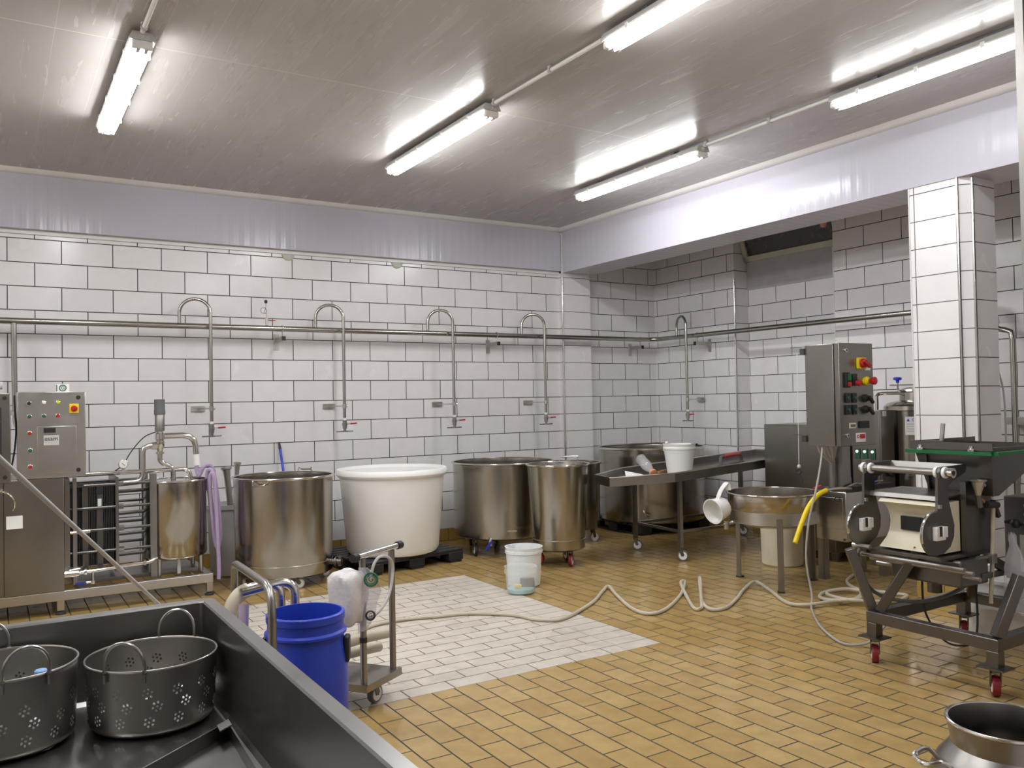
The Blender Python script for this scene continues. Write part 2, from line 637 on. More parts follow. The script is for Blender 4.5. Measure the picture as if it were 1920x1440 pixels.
# mouldings under the ceiling, strip under the back panel
struct(MB().prism([(-.075, 3.445), (-.075, H), (-.155, H), (-.135, 3.458), (-.115, 3.445)], 0, -3.2, XBEAM - .0).build('trim_1', M_trim))
struct(MB().prism([(XBEAM, 3.445), (XBEAM, H), (XBEAM - .08, H), (XBEAM - .06, 3.458), (XBEAM - .04, 3.445)], 1, -9.6, -.075).build('trim_2', M_trim))
struct(MB().box(-3.2, XBEAM, -.02, 0, 2.956, ZB + .02).build('trim_3', M_trim))
struct(MB().cyl((XBEAM - .004, -.079, .0), (XBEAM - .004, -.079, H - .05), .012, n=8).build('trim_4', M_stp))
# steel strip on the window step
struct(MB().cyl((XB - .003, -1.334, .0), (XB - .003, -1.334, 2.84), .010, n=8).build('trim_5', M_stp))
struct(MB().box(XB - .004, XB + .012, -2.668, -2.655, 0, 2.97).build('trim_6', M_trim))
# pillar, chamfered near corner, steel strips
px, pw = XBEAM + .012, .40
prof = [(px, -4.455), (px, -4.815), (px + .06, -4.885), (px + .345, -4.885), (px + .345, -4.455)]
m = MB()
m.prism(prof, 2, 0, ZB)
o = m.build('pillar', [M_colL, M_colX], flat=True)
for p in o.data.polygons:
    if abs(p.normal.y) > .6:
        p.material_index = 1
struct(o)
for i, (x, y) in enumerate(((px - .002, -4.817), (px + .060, -4.889), (px, -4.456))):
    struct(MB().cyl((x, y, .0), (x, y, ZB - .001), .011 if i < 2 else .006, n=8).build('trim_%d' % (7 + i), M_stp if i < 2 else M_trim))
# baseboards of yellow tile
struct(MB().box(-3.2, XBEAM, -.012, 0, 0, .12).build('baseboard_back', M_base, flat=True))
struct(MB().box(5.985, XB, .018, .03, 0, .12).build('baseboard_alcove', M_base, flat=True))
m = MB().box(XB - .012, XB, -1.32, .03, 0, .12).box(7.288, 7.3, -2.66, -1.331, 0, .12).box(XB - .012, XB, -9.6, -2.66, 0, .12)
struct(m.build('baseboard_right', M_baseY, flat=True))
m = MB().prism([(px - .012, -4.44), (px - .012, -4.82), (px + .055, -4.897), (px + .357, -4.897), (px + .357, -4.44)], 2, 0, .12)
struct(m.build('baseboard_pillar', M_baseY, flat=True))
# window high in the recess: hopper sash tilted into the room, grey sheet under it
wy0, wy1 = -2.645, -1.345
m = MB()
zc, xt = 3.10, 7.22
pts = lambda z: 7.27 - (z - 3.02) * .35
for (ya, yb, za, zb_) in ((wy0, wy1, 3.02, 3.075), (wy0, wy1, 3.385, 3.44), (wy0, wy0 + .06, 3.02, 3.44), (wy1 - .06, wy1, 3.02, 3.44)):
    vs = []
    for z in (za, zb_):
        for y in (ya, yb):
            for dx in (-.025, .025):
                vs.append((pts(z) + dx, y, z))
    m.add(vs, [(0, 1, 3, 2), (4, 6, 7, 5), (0, 4, 5, 1), (2, 3, 7, 6), (0, 2, 6, 4), (1, 5, 7, 3)])
wn = struct(m.build('window_1', M_winfr))
wn['label'] = 'cream framed top-hung window tilted open high in the wall recess'
m = MB().add([(pts(3.06), wy0 + .05, 3.06), (pts(3.06), wy1 - .05, 3.06), (pts(3.4), wy1 - .05, 3.4), (pts(3.4), wy0 + .05, 3.4),
              (pts(3.06) + .006, wy0 + .05, 3.06), (pts(3.06) + .006, wy1 - .05, 3.06), (pts(3.4) + .006, wy1 - .05, 3.4), (pts(3.4) + .006, wy0 + .05, 3.4)],
             [(0, 1, 2, 3), (4, 7, 6, 5), (0, 4, 5, 1), (1, 5, 6, 2), (2, 6, 7, 3), (3, 7, 4, 0)])
pn = m.build('pane', M_dglass, wn)
struct(MB().box(7.285, 7.30, -2.65, -1.34, 2.70, 3.02).build('wall_panel', M_grey, flat=True))
lb = MB()
lb.lathe((7.08, -2.56, 3.235), [(0, -.055), (.022, -.048), (.033, -.02), (.03, .02), (.02, .045), (.02, .065), (0, .065)], 16)
lb = lb.build('warning_lamp', M_pink, org=(7.08, -2.56, 3.235))
tag(lb, 'small pink lamp bulb beside the open window high in the recess', 'lamp')
b_ = MB().box(7.075, 7.30, -2.575, -2.545, 3.295, 3.32)
b_.build('lamp_arm', M_gryp, lb)

# ================================================================== ceiling lights
def make_light(label):
    L = thing('ceiling_light', label, 'ceiling light', (0, 0, 3.40), 'tube lights on the ceiling')
    L.location = (0, 0, 0)
    ORG[L.name] = Vector((0, 0, 0))
    m = MB()
    hl = .82
    prof = [(-.062, .012), (-.068, .02), (-.05, .055), (.05, .055), (.068, .02), (.062, .012)]
    m.prism([(a, b) for a, b in prof], 1, -hl, hl)
    m.build('housing', M_lgry, L)
    # rounded diffuser
    n = 12
    sec = [(.060 * math.cos(math.pi + math.pi * k / n), 0.012 + .054 * math.sin(math.pi + math.pi * k / n)) for k in range(n + 1)]
    m = MB()
    rs = []
    for y, sc in ((-hl + .03, .75), (-hl + .05, .95), (-hl + .07, 1), (hl - .07, 1), (hl - .05, .95), (hl - .03, .75)):
        rs.append([Vector((a * (.9 + .1 * sc), y, .012 + (b - .012) * sc)) for a, b in sec])
    m.rings(rs)
    m.build('diffuser', M_lamp, L)
    for e in (-1, 1):
        m = MB()
        m.box(-.052, .052, min(e * (hl - .035), e * hl), max(e * (hl - .035), e * hl), -.03, .013)
        m.build('end_cap', M_wp, L, bev=.008)
        for sx in (-.02, .02):
            MB().box(sx - .008, sx + .008, min(e * (hl - .06), e * (hl - .018)), max(e * (hl - .06), e * (hl - .018)), -.038, -.03).build('holder', M_lgry, L)
    for y in (-.6, -.2, .2, .6):
        for sx in (-1, 1):
            MB().box(sx * .064 - .006, sx * .064 + .006, y - .012, y + .012, -.002, .03).build('clip', M_wp, L)
    for y in (-.5, .5):
        MB().box(-.03, .03, y - .02, y + .02, .055, .08).build('mounting_bracket', M_gryp, L)
    return L


lights = [
    (.565, -2.57, 'lit tube light hanging alone above the skid with the control cabinet'),
    (2.72, -2.53, 'lit tube light of the middle row, the one nearer the back wall'),
    (4.65, -2.52, 'lit tube light near the beam, the end one of its row toward the back wall'),
    (2.755, -5.38, 'lit tube light cut by the top edge of the photo, middle row'),
    (4.655, -5.37, 'lit tube light near the beam that is cut by the tiled wall end'),
    (.565, -5.38, 'lit tube light over the wash sink, next on the lone conduit'),
    (-1.52, -2.55, 'lit tube light over the far end of the pasteuriser, nearest the left wall'),
    (-1.52, -5.38, 'lit tube light over the far end of the wash sink, nearest the left wall'),
]
src = None
for (x, y, lab) in lights:
    if src is None:
        src = make_light(lab)
        o = src
    else:
        o = copy_tree(src)
        o['label'] = lab
    o.location = (x, y, 3.40)
    if (x, y) == (4.655, -5.37):      # dimmed by hand to keep the pillar and beam from burning out
        for ch in o.children:
            if ch.name.startswith('diffuser'):
                ch.data = ch.data.copy()
                ch.data.materials[0] = M_lampd
# conduits between the lights
def conduit(x0, y0, x1, y1, lab, coup):
    t = thing('conduit_pipe', lab, 'conduit', (x0, y0, 3.455), 'cable conduits between the lights')
    MB().cyl((x0, y0, 3.455), (x1, y1, 3.455), .0125, n=12).build('tube', M_wp, t)
    for k in coup:
        p = Vector((x0, y0, 3.455)).lerp(Vector((x1, y1, 3.455)), k)
        d = (Vector((x1, y1, 0)) - Vector((x0, y0, 0))).normalized()
        m = MB().cyl(p - d * .012, p + d * .012, .018, n=12)
        m.box(p.x - .014, p.x + .014, p.y - .012, p.y + .012, 3.455, H)
        m.build('pipe_clip', M_lgry, t)
    m = MB().cyl((x0, y0, 3.445), (x0, y0 + .03, 3.42), .016, n=12)
    m.build('cable_gland', M_lgry, t)


conduit(.563, -3.39, .563, -6.6, 'grey conduit running from the lone tube light to the photo top', (.02, .3, .6))
conduit(2.725, -3.35, 2.75, -4.55, 'grey conduit joining the two tube lights of the middle row', (.02, .55))
conduit(4.65, -3.35, 4.655, -4.54, 'grey conduit joining the two tube lights beside the beam', (.02, .55))
# round caps under the back panel
for x, lab in ((2.36, 'small cream round cap under the lilac panel, the one above the coil valve'), (3.515, 'small cream round cap under the lilac panel, the one closer to the corner')):
    m = MB().lathe((x, 0, 2.955), [(.062, 0), (.062, .010), (.056, .014), (.044, .014), (.044, .006), (0, .006)], 28, (0, -1, 0))
    o = m.build('vent_cap', M_winfr, org=(x, 0, 2.955))
    MB().lathe((x, -.0055, 2.955), [(0, 0), (.044, 0), (.044, .004), (0, .004)], 24, (0, -1, 0)).build('mesh_disc', M_lgry, o)
    tag(o, lab, 'vent', 'round caps on the back wall')

# ================================================================== steam pipe with droppers
PZ, PYW = 2.207, -.20
hp = thing('supply_pipe', 'long steel pipe running along both tiled walls on brackets', 'pipe', (3, PYW, PZ))
path = [(-3.2, PYW, PZ), (6.60, PYW, PZ - .002)]
arc = [(6.72 + .15 * math.sin(a) , PYW - .15 + .15 * math.cos(a), PZ) for a in [R(k * 15) for k in range(1, 6)]]
path += arc + [(6.87, -.36, PZ), (6.87, -4.15, PZ - .008)]
MB().tube(path, .0268, 14).build('header', M_pipe, hp)
MB().tube([(.04, PYW, PZ), (.042, PYW, 1.9), (.046, PYW, 1.45)], .022, 12).build('branch', M_pipe, hp)
def bracket(wx, wy, nx, ny, ox):
    """wall plate at (wx,wy), arm along (nx,ny)."""
    z = PZ - .095
    w = Vector((wx, wy, z))
    d = Vector((nx, ny, 0))
    t = Vector((-ny, nx, 0))
    m = MB()
    m.obox(w + d * .004 + Vector((0, 0, -.02)), t, d, (0, 0, 1), .05, .008, .15)
    m.obox(w + d * .12, d, t, (0, 0, 1), .24, .035, .04)
    b = m.build('bracket', M_st, hp)
    MB().obox(w + d * .2425, d, t, (0, 0, 1), .008, .036, .041).build('end_plug', M_blk, b)
    q = w + d * .20
    m = MB().cyl(q + Vector((0, 0, .015)), q + Vector((0, 0, .07)), .006, n=8)
    m.tube([q + Vector((0, 0, .095)) + d * (.031 * math.cos(a)) + Vector((0, 0, .031 * math.sin(a))) for a in [2 * math.pi * k / 20 for k in range(20)]], .006, 6, True)
    m.build('clamp', M_stp, b)


bracket(2.235, 0, 0, -1, 0)
bracket(4.60, 0, 0, -1, 0)
bracket(6.67, .03, 0, -1, 0)
bracket(XB, -.93, -1, 0, 0)
# small coil valve on the header
MB().cyl((2.09, PYW, PZ + .026), (2.09, PYW, PZ + .10), .014, n=10).build('valve_body', M_st, hp)
m = MB().tube([(2.09, PYW, PZ + .10), (2.09, PYW, PZ + .14)] + [(2.09 - .028 + .028 * math.cos(a), PYW, PZ + .165 + .028 * math.sin(a)) for a in [R(-90 + 20 * k) for k in range(19)]] + [(2.085, PYW, PZ + .21), (2.083, PYW, PZ + .235)], .0045, 6)
m.build('pigtail', M_stp, hp)
MB().ball((2.083, PYW, PZ + .25), .02, 10, (.8, .8, 1)).build('sensor_knob', M_blk, hp)
MB().bar((2.10, PYW - .01, PZ + .075), (2.165, PYW - .02, PZ + .073), .012, .008).build('valve_lever', M_red, hp)
# cross-over elbow and downpipe at the far right
m = MB().tube([(6.87, -4.15, PZ - .008), (6.87, -4.24, PZ + .0), (6.89, -4.31, PZ - .04), (6.91, -4.33, PZ - .12), (6.92, -4.335, PZ - .17)], .034, 14, sub=4)
m.build('elbow', M_stp, hp)
m = MB().tube([(6.92, -4.335, PZ - .17), (6.93, -4.345, 2.0), (6.94, -4.40, 1.985), (6.94, -4.45, 1.965), (6.94, -4.46, 1.90), (6.94, -4.46, .45)], .024, 12)
m.build('down_pipe', M_pipe, hp)
MB().box(6.93, XB, -4.56, -4.38, 1.21, 1.27).build('pipe_bracket', M_st, hp)


def dropper(label, lever_dir):
    """local: riser at origin on the header, drop leg at +x and toward the room (-y)."""
    t = thing('drop_pipe', label, 'pipe', (0, 0, 0), 'drop pipes hanging from the steel pipe')
    dx, dy = .25, -.085
    pts_ = [(0, 0, .02), (0, 0, .11)]
    for k in range(0, 13):
        a = math.pi - math.pi * k / 12
        f = (1 + math.cos(a)) / 2
        pts_.append((dx * f, dy * f, .115 + .125 * math.sin(a)))
    pts_ += [(dx, dy, .05), (dx, dy, -.86)]
    MB().tube(pts_, .0155, 12).build('gooseneck', M_pipe, t)
    m = MB().cyl((dx, dy, -.86), (dx, dy, -.885), .017, n=12)
    m.build('thread_tape', M_wp, t)
    m = MB()
    m.cyl((dx, dy, -.882), (dx, dy, -.91), .021, n=6).cyl((dx, dy, -.91), (dx, dy, -.935), .026, n=12).cyl((dx, dy, -.935), (dx, dy, -.965), .021, n=6)
    m.cyl((dx, dy, -.965), (dx, dy, -.985), .014, n=12).cyl((dx, dy, -.985), (dx, dy, -.998), .03, n=16)
    m.build('ball_valve', M_stw, t)
    m = MB().bar((dx + .012, dy - .018, -.92), (dx + .06, dy - .02, -.918), .013, .009)
    m.build('lever_stem', M_st, t)
    MB().bar((dx + .05, dy - .02, -.918), (dx + .115, dy - .02, -.914), .018, .014).build('lever', M_red, t)
    m = MB().cyl((dx - .085, dy, -.992), (dx + .085, dy, -.990), .006, n=8)
    m.build('spreader_bar', M_std, t)
    m = MB().cyl((dx, dy, -.725), (dx, dy, -.765), .022, n=12)
    m.cyl((dx, dy, -.745), (dx + .032, dy - .005, -.745), .008, n=8)
    m.bar((dx, dy, -.745), (dx - .06, .185, -.745), .012, .012)
    m.box(dx - .12, dx - .0, .185, .195, -.77, -.72)
    m.build('wall_bracket', M_st, t)
    return t


d1 = dropper('drop pipe with red lever nearest the steel control cabinet', 1)
d1.location = (1.312, PYW, PZ)
for x, lab in ((2.56, 'second drop pipe from the control cabinet, over the vat with the wire handles'),
               (3.765, 'third drop pipe from the control cabinet, between the white tub and the wide vat'),
               (4.925, 'fourth drop pipe from the control cabinet, beside the tiled corner pilaster')):
    o = copy_tree(d1)
    o['label'] = lab
    o.location = (x, PYW, PZ)
o = copy_tree(d1)
o['label'] = 'drop pipe on the alcove wall above the white bucket'
o.location = (6.87, -.60, PZ - .002)
o.rotation_euler = (0, 0, -math.pi / 2)

# ================================================================== casters
def caster(parent, x, y, ztop, rw, ang, tread, width=.026, plate=.05):
    c, s_ = math.cos(ang), math.sin(ang)
    f = Vector((c, s_, 0))
    sd = Vector((-s_, c, 0))
    ax = Vector((x, y, rw)) + f * .018
    m = MB()
    m.obox((x, y, ztop - .004), f, sd, (0, 0, 1), plate, plate, .008)
    m.cyl((x, y, ztop - .008), (x, y, ztop - .022), .02, n=12)
    for k in (-1, 1):
        a = Vector((x, y, ztop - .02)) + sd * (k * (width / 2 + .005))
        m.bar(a, ax + sd * (k * (width / 2 + .005)), .005, .03, upv=f)
    m.cyl(ax - sd * (width / 2 + .008), ax + sd * (width / 2 + .008), .006, n=8)
    cs = m.build('caster', M_std, parent)
    m = MB().lathe(ax - sd * (width / 2), [(rw * .6, 0), (rw * .95, 0), (rw, width * .2), (rw, width * .8), (rw * .95, width), (rw * .6, width)], 24, sd)
    m.build('wheel', tread, cs)
    m = MB().lathe(ax - sd * (width / 2 + .001), [(0, 0), (rw * .3, -.002), (rw * .74, -.001), (rw * .74, width), (rw * .3, width + .004), (0, width + .002)], 20, sd)
    m.build('hub', M_wp, cs)
    return cs


# ================================================================== vats
def vat(name, label, x, y, rt_, rb, zb, zt, group=None, mat=None, casters=(), cr=.06, tread=None, cang=.3, seam=None, rimr=.010, depth=None, cat='vat'):
    t = thing(name, label, cat, (x, y, 0), group)
    zi = zb + .02
    m = MB().lathe((x, y, 0), [(0, zb), (rb - .02, zb), (rb, zb + .012), (rt_, zt - .012), (rt_ + .012, zt - .006), (rt_ + .012, zt), (rt_ - .004, zt), (rt_ - .006, zt - .03), (rb - .005, zi + .02), (rb - .04, zi), (0, zi)], 72)
    m.build('body', mat or M_stv, t)
    MB().ring((x, y, zt), rt_ + .006, rimr, 72, 10).build('rim', M_stp, t)
    if seam:
        rs = rb + (rt_ - rb) * (seam - zb) / (zt - zb)
        MB().ring((x, y, seam), rs, .004, 64, 6).build('seam_band', M_st, t)
    for a in casters:
        caster(t, x + (rb - .06) * math.cos(a), y + (rb - .06) * math.sin(a), zb, cr, cang + a * .3, tread or M_redw)
    return t


VG = 'stainless steel vats'
v1 = vat('steel_vat', 'stainless vat with wire handles standing between purple hose and white tub', 1.976, -1.05, .405, .395, .085, .885, VG, casters=(R(-90), R(0), R(90), R(180)), cr=.04, tread=M_lgry, seam=.185)
for a in (R(228), R(48)):
    m = MB()
    cx, cy = 1.976, -1.05
    P = []
    for da, z, rr in ((-.16, .878, .418), (-.13, .862, .44), (-.10, .845, .455), (.10, .845, .455), (.13, .862, .44), (.16, .878, .418)):
        P.append((cx + rr * math.cos(a + da), cy + rr * math.sin(a + da), z + (0 if a > 3 else .06 * (1 if abs(da) < .14 else 0))))
    m.tube(P, .006, 8)
    m.build('handle', M_stp, v1)
a = R(-62)
c = Vector((1.976 + .40 * math.cos(R(-40)), -1.05 + .40 * math.sin(R(-40)), .17))
d = Vector((math.cos(R(-40)), math.sin(R(-40)), 0))
m = MB().cyl(c - d * .02, c + d * .05, .025, n=14).cyl(c + d * .045, c + d * .06, .04, n=18).cyl(c + d * .06, c + d * .10, .028, n=14).cyl(c + d * .08 + Vector((0, 0, .045)), c + d * .08 - Vector((0, 0, .035)), .02, n=12)
m.build('outlet_valve', M_std, v1)

v3 = vat('steel_vat', 'widest steel vat on the back wall, blue lever on its outlet', 4.24, -.88, .50, .497, .165, .88, VG, casters=(R(200), R(-20), R(70), R(110)), cr=.06, tread=M_blk2)  # black treads put the shade under the vat into the wheel colour
c = Vector((4.24 - .27, -.88 - .41, .15))
m = MB().cyl((3.90, -1.19, .20), (3.875, -1.235, .165), .02, n=12).cyl((3.875, -1.235, .18), (3.87, -1.245, .12), .022, n=12)
m.build('outlet_valve', M_st, v3)
MB().bar((3.87, -1.262, .17), (3.815, -1.255, .095), .024, .012).build('valve_lever', M_bluek, v3)
m = MB().obox((4.05, -.88 - .461, .255), Vector((.92, -.38, 0)).normalized(), (.38, .92, 0), (0, 0, 1), .09, .004, .012)
m.build('name_plate_or_glint', M_stp, v3)  # pale strip standing in for a highlight on the vat wall

v4 = vat('steel_vat', 'tall tapered steel bin on red wheels in front of the widest vat', 4.24, -1.84, .278, .232, .145, .90, VG, casters=(R(-90), R(30), R(150)), cr=.058, cang=1.2, seam=.24)
m = MB().tube([(4.36, -1.70, .905), (4.36, -1.70, .955), (4.50, -1.79, .955), (4.50, -1.79, .905)], .006, 8)
m.build('handle', M_stp, v4)
m = MB().lathe((4.24, -1.84, .87), [(0, .008), (.2, .004), (.268, -.006), (.268, -.012), (0, -.004)], 48)
m.build('lid', M_st, v4)

v5 = vat('steel_vat', 'narrow steel vat with red valve, wedged between tapered bin and table', 5.10, -.86, .30, .285, .14, .82, VG, casters=(R(-60), R(60), R(180)), cr=.05, tread=M_lgry)
c = Vector((5.10 - .24, -.86 - .17, .19))
m = MB().cyl(c + Vector((.04, .03, 0)), c + Vector((-.03, -.03, 0)), .016, n=10).cyl(c + Vector((-.02, -.02, .02)), c + Vector((-.02, -.02, -.03)), .018, n=10)
m.build('outlet_valve', M_stp, v5)
MB().bar(c + Vector((-.02, -.03, .02)), c + Vector((.05, -.06, .0)), .016, .01).build('valve_lever', M_red, v5)

v6 = vat('steel_vat', 'large steel vat in the tiled alcove corner behind the draining table', 6.34, -.70, .60, .595, .121, .925, VG, rimr=.014)
m = MB().tube([(5.86, -1.11, .27), (5.855, -1.14, .235), (5.87, -1.20, .225)], .009, 8).tube([(5.84, -1.16, .30), (5.835, -1.165, .235), (5.86, -1.17, .20)], .007, 8)
m.build('drain_tap', M_stp, v6)

# ------------------------------------------------------------------ white tub on black pallet
u_ = Vector((.988, .156, 0))
w_ = Vector((-.156, .988, 0))
pc = Vector((3.033, -.776, 0))
pl = thing('pallet', 'black plastic pallet under the big white tub', 'pallet', pc)
m = MB()
for k in range(9):
    m.obox(pc + w_ * ((k - 4) * .108) + Vector((0, 0, .108)), u_, w_, (0, 0, 1), 1.03, .085, .022)
m.build('deck', M_blk, pl, bev=.004)
for i in (-1, 0, 1):
    for j in (-1, 0, 1):
        q = pc + u_ * (i * .43) + w_ * (j * .41) + Vector((0, 0, .0585))
        MB().obox(q, u_, w_, (0, 0, 1), .16, .15, .077).build('block', M_blk, pl, bev=.006)
m = MB()
for i in (-1, 0, 1):
    m.obox(pc + u_ * (i * .43) + Vector((0, 0, .0105)), u_, w_, (0, 0, 1), .13, .96, .019)
for j in (-1, 0, 1):
    m.obox(pc + w_ * (j * .41) + Vector((0, 0, .108 - .0165 + .0)), u_, w_, (0, 0, 1), 1.03, .13, .011)
m.build('runners', M_blk, pl)
tb = thing('plastic_tub', 'big round white plastic tub on the black pallet', 'tub', (3.03, -.90, .12))
x, y = 3.03, -.90
m = MB().lathe((x, y, 0), [(0, .12), (.37, .12), (.40, .13), (.42, .165), (.475, .80), (.478, .815), (.497, .82), (.512, .84), (.512, .865), (.500, .885), (.480, .885), (.462, .86), (.462, .82), (.405, .18), (.36, .145), (0, .145)], 96)
m.build('body', M_tub, tb)

o = copy_tree(pl, loc=(6.33, -.62, 0))
o['label'] = 'black plastic pallet under the large vat in the alcove corner'
o.rotation_euler = (0, 0, R(-9))
for o in (pl, o):
    o['group'] = 'black plastic pallets'
# ------------------------------------------------------------------ bin with pipe fittings behind the vat, broom
bn = thing('plastic_bin', 'white plastic bin between purple hose and steel vat by the wall', 'bin', (1.70, -.42, 0))
MB().lathe((1.70, -.42, 0), [(0, 0), (.17, 0), (.185, .01), (.215, .58), (.23, .585), (.23, .62), (.205, .62), (.175, .02), (0, .015)], 40).build('body', M_lgry, bn)
MB().tube([(1.80, -.61, .50), (1.79, -.65, .46), (1.79, -.66, .40), (1.80, -.63, .35)], .007, 8).build('bail_handle', M_std, bn)
def fitting(p, q, lab, r=.022):
    p, q = Vector(p), Vector(q)
    d = (q - p).normalized()
    L = (q - p).length
    m = MB().lathe(p, [(0, 0), (r * 1.35, 0), (r * 1.3, L * .3), (r, L * .65), (r, L * .9), (r * 1.25, L - .03), (r * 1.7, L - .022), (r * 1.7, L - .004), (r * .9, L), (r * .8, L - .02), (0, L - .03)], 20, d)
    o = m.build('pipe_fitting', M_st, org=p)
    tag(o, lab, 'pipe fitting', 'steel pipe fittings in the white bin')
    return o


fitting((1.73, -.48, .03), (1.655, -.40, .945), 'steel pipe standing in the white bin, the flared thick one', .028)
fitting((1.70, -.36, .03), (1.765, -.36, .98), 'steel pipe standing tallest in the white bin', .02)
fitting((1.62, -.50, .03), (1.54, -.40, .93), 'thin dark steel pipe leaning left out of the white bin', .015)
br = thing('broom', 'blue broom handle with black tip leaning on the tiled wall behind a vat', 'broom', (2.26, -.42, 0))
MB().cyl((2.26, -.45, .08), (2.245, -.045, 1.06), .0125, n=12).build('handle', M_bluek, br)
MB().cyl((2.245, -.045, 1.06), (2.2435, -.018, 1.125), .014, .008, n=12).build('grip', M_blk, br)
MB().box(2.11, 2.41, -.49, -.43, .03, .085).build('brush_head', M_bluek, br)
MB().box(2.12, 2.40, -.485, -.435, 0, .03).build('bristles', M_lgry, br)

# ------------------------------------------------------------------ pasteuriser skid
sk = thing('pasteuriser_unit', 'stainless pasteuriser skid with control cabinet, plates and tank', 'pasteuriser', (.3, -.9, 0))
FY, BY = -1.22, -.55
m = MB()
for y in (FY + .03, BY - .03):
    m.bar((-1.2, y, .135), (1.36, y, .135), .06, .07)
for x in (-1.17, .45, 1.33):
    m.bar((x, FY + .06, .135), (x, BY - .06, .135), .06, .07)
m.build('frame', M_st, sk, bev=.004)
m = MB().box(.40, 1.28, FY + .18, BY - .05, .172, .20)
m.build('drip_tray', M_stw, sk)
for x in (-1.15, .3, 1.335):
    for y in (FY + .03, BY - .03):
        lg = MB().bar((x, y, .03), (x, y, .10), .045, .045).build('leg', M_st, sk)
        MB().lathe((x, y, 0), [(0, 0), (.035, 0), (.035, .012), (.016, .022), (.012, .035), (0, .035)], 16).build('foot', M_blk2, lg)
# lower cabinet
cb = MB().box(-.85, .325, FY - .005, BY, .172, .985).build('cabinet_body', M_pan, sk, bev=.004)
MB().box(-.052, -.047, FY - .007, FY - .004, .18, .98).build('door_gap', M_blk, cb)
m = MB().tube([(-.12, FY - .006, .90), (-.08, FY - .035, .915), (-.03, FY - .04, .90), (.012, FY - .035, .85), (.016, FY - .02, .80), (.005, FY - .006, .775)], .006, 8, sub=4)
m.build('cable_hook', M_stp, cb)
m = MB().box(-.035, .065, FY - .011, FY - .004, .645, .735)
m.build('paper_label', M_paper, cb)
# upper control cabinet
cx0, cx1, cz0, cz1, cyf = .035, .468, .988, 1.608, -1.235
ub = MB().box(cx0, cx1, cyf, cyf + .22, cz0, cz1).build('control_cabinet', M_st, sk, bev=.005)
def face_pt(u, v, off=0):
    return Vector((cx0 + (cx1 - cx0) * u, cyf - off, cz1 - (cz1 - cz0) * v))


for (u, v) in ((.89, .07), (.885, .92)):
    MB().cyl(face_pt(u, v, 0), face_pt(u, v, .008), .015, n=16).build('latch', M_blk, ub)
def button(parent, c, nrm, r, mat, name='push_button', dep=.014, ringmat=None):
    c, nrm = Vector(c), Vector(nrm).normalized()
    b = MB().lathe(c, [(0, 0), (r * 1.25, 0), (r * 1.25, .004), (r * 1.05, .006), (0, .006)], 20, nrm).build(name, ringmat or M_stp, parent)
    MB().lathe(c + nrm * .005, [(0, 0), (r, 0), (r, dep * .7), (r * .7, dep), (0, dep * 1.05)], 18, nrm).build('cap', mat, b)
    return b


fn = (0, -1, 0)
for (u, v, mt) in ((.17, .13, M_blk), (.385, .125, M_wp), (.59, .125, M_lime), (.175, .285, M_grn2), (.38, .28, M_grn2), (.585, .28, M_red),
                   (.175, .475, M_red), (.18, .67, M_grn2), (.18, .86, M_red)):
    button(ub, face_pt(u, v), fn, .0125, mt)
p = face_pt(.825, .20)
ms = MB().obox(p + Vector((0, -.006, 0)), (1, 0, 0), (0, 1, 0), (0, 0, 1), .062, .012, .068).build('main_switch', M_yell, ub, bev=.003)
MB().lathe(p + Vector((0, -.012, 0)), [(.022, 0), (.022, .012), (.018, .02), (0, .02)], 20, fn).build('knob', M_red, ms)
MB().obox(p + Vector((0, -.037, 0)), (.8, 0, .6), (0, 1, 0), (-.6, 0, .8), .034, .012, .010).build('grip', M_red, ms)
# clear pocket with the instrument
pk = MB().box(face_pt(.28, 0).x, face_pt(.86, 0).x, cyf - .006, cyf, face_pt(0, .95).z, face_pt(0, .40).z).build('instrument_cover', M_st, ub, bev=.003)
MB().box(face_pt(.375, 0).x, face_pt(.55, 0).x, cyf - .012, cyf - .005, face_pt(0, .475).z, face_pt(0, .42).z).build('display', M_blk, pk)
MB().box(face_pt(.375, 0).x, face_pt(.60, 0).x, cyf - .008, cyf - .005, face_pt(0, .62).z, face_pt(0, .505).z).build('name_plate_or_glint', M_lgry, pk)
text_mesh('brand_lettering', 'esam', .042, M_blk, pk, face_pt(.485, .545, .0085), (1, 0, 0), (0, 0, 1), .0005)
lb = MB().box(.285, .372, -1.10, -1.096, 1.605, 1.668).build('logo_plate', M_wp, ub)
MB().ring((.330, -1.102, 1.637), .022, .0035, 24, 6, (0, 1, 0)).build('logo_ring', M_baglogo, lb)
text_mesh('logo_letter', 'G', .034, M_baglogo, lb, (.330, -1.1025, 1.637), (1, 0, 0), (0, 0, 1), .0006)
MB().box(.287, .294, -1.103, -1.099, 1.612, 1.66).build('logo_edge', M_gryp, lb)
# second cabinet at the photo edge
sb = MB().box(-.42, -.005, cyf, cyf + .2, .97, 1.60).build('side_cabinet', M_pan, sk, bev=.005)
for z in (1.565, 1.01):
    MB().cyl((-.04, cyf, z), (-.04, cyf - .008, z), .014, n=14).build('latch', M_blk, sb)
MB().box(-.40, -.06, cyf - .006, cyf, 1.13, 1.50).build('glass_panel', M_dglass, sb)
m = MB().tube([(.02, -1.20, 1.585), (.022, -1.19, 1.5), (.03, -1.18, 1.35), (.02, -1.18, 1.2), (.0, -1.19, 1.08), (-.02, -1.2, .99)], .006, 8, sub=4)
m.build('cabinet_cable', M_blk2, sk)
m = MB().cyl((-.05, -1.0, 1.66), (-.3, -1.0, 1.66), .028, n=16)
m.build('cylinder_actuator', M_lgry, sk)
m = MB().lathe((.045, -.2, 1.44), [(0, 0), (.035, 0), (.035, .03), (.02, .05), (.02, .14), (0, .14)], 14)
m.build('pipe_union', M_st, sk)
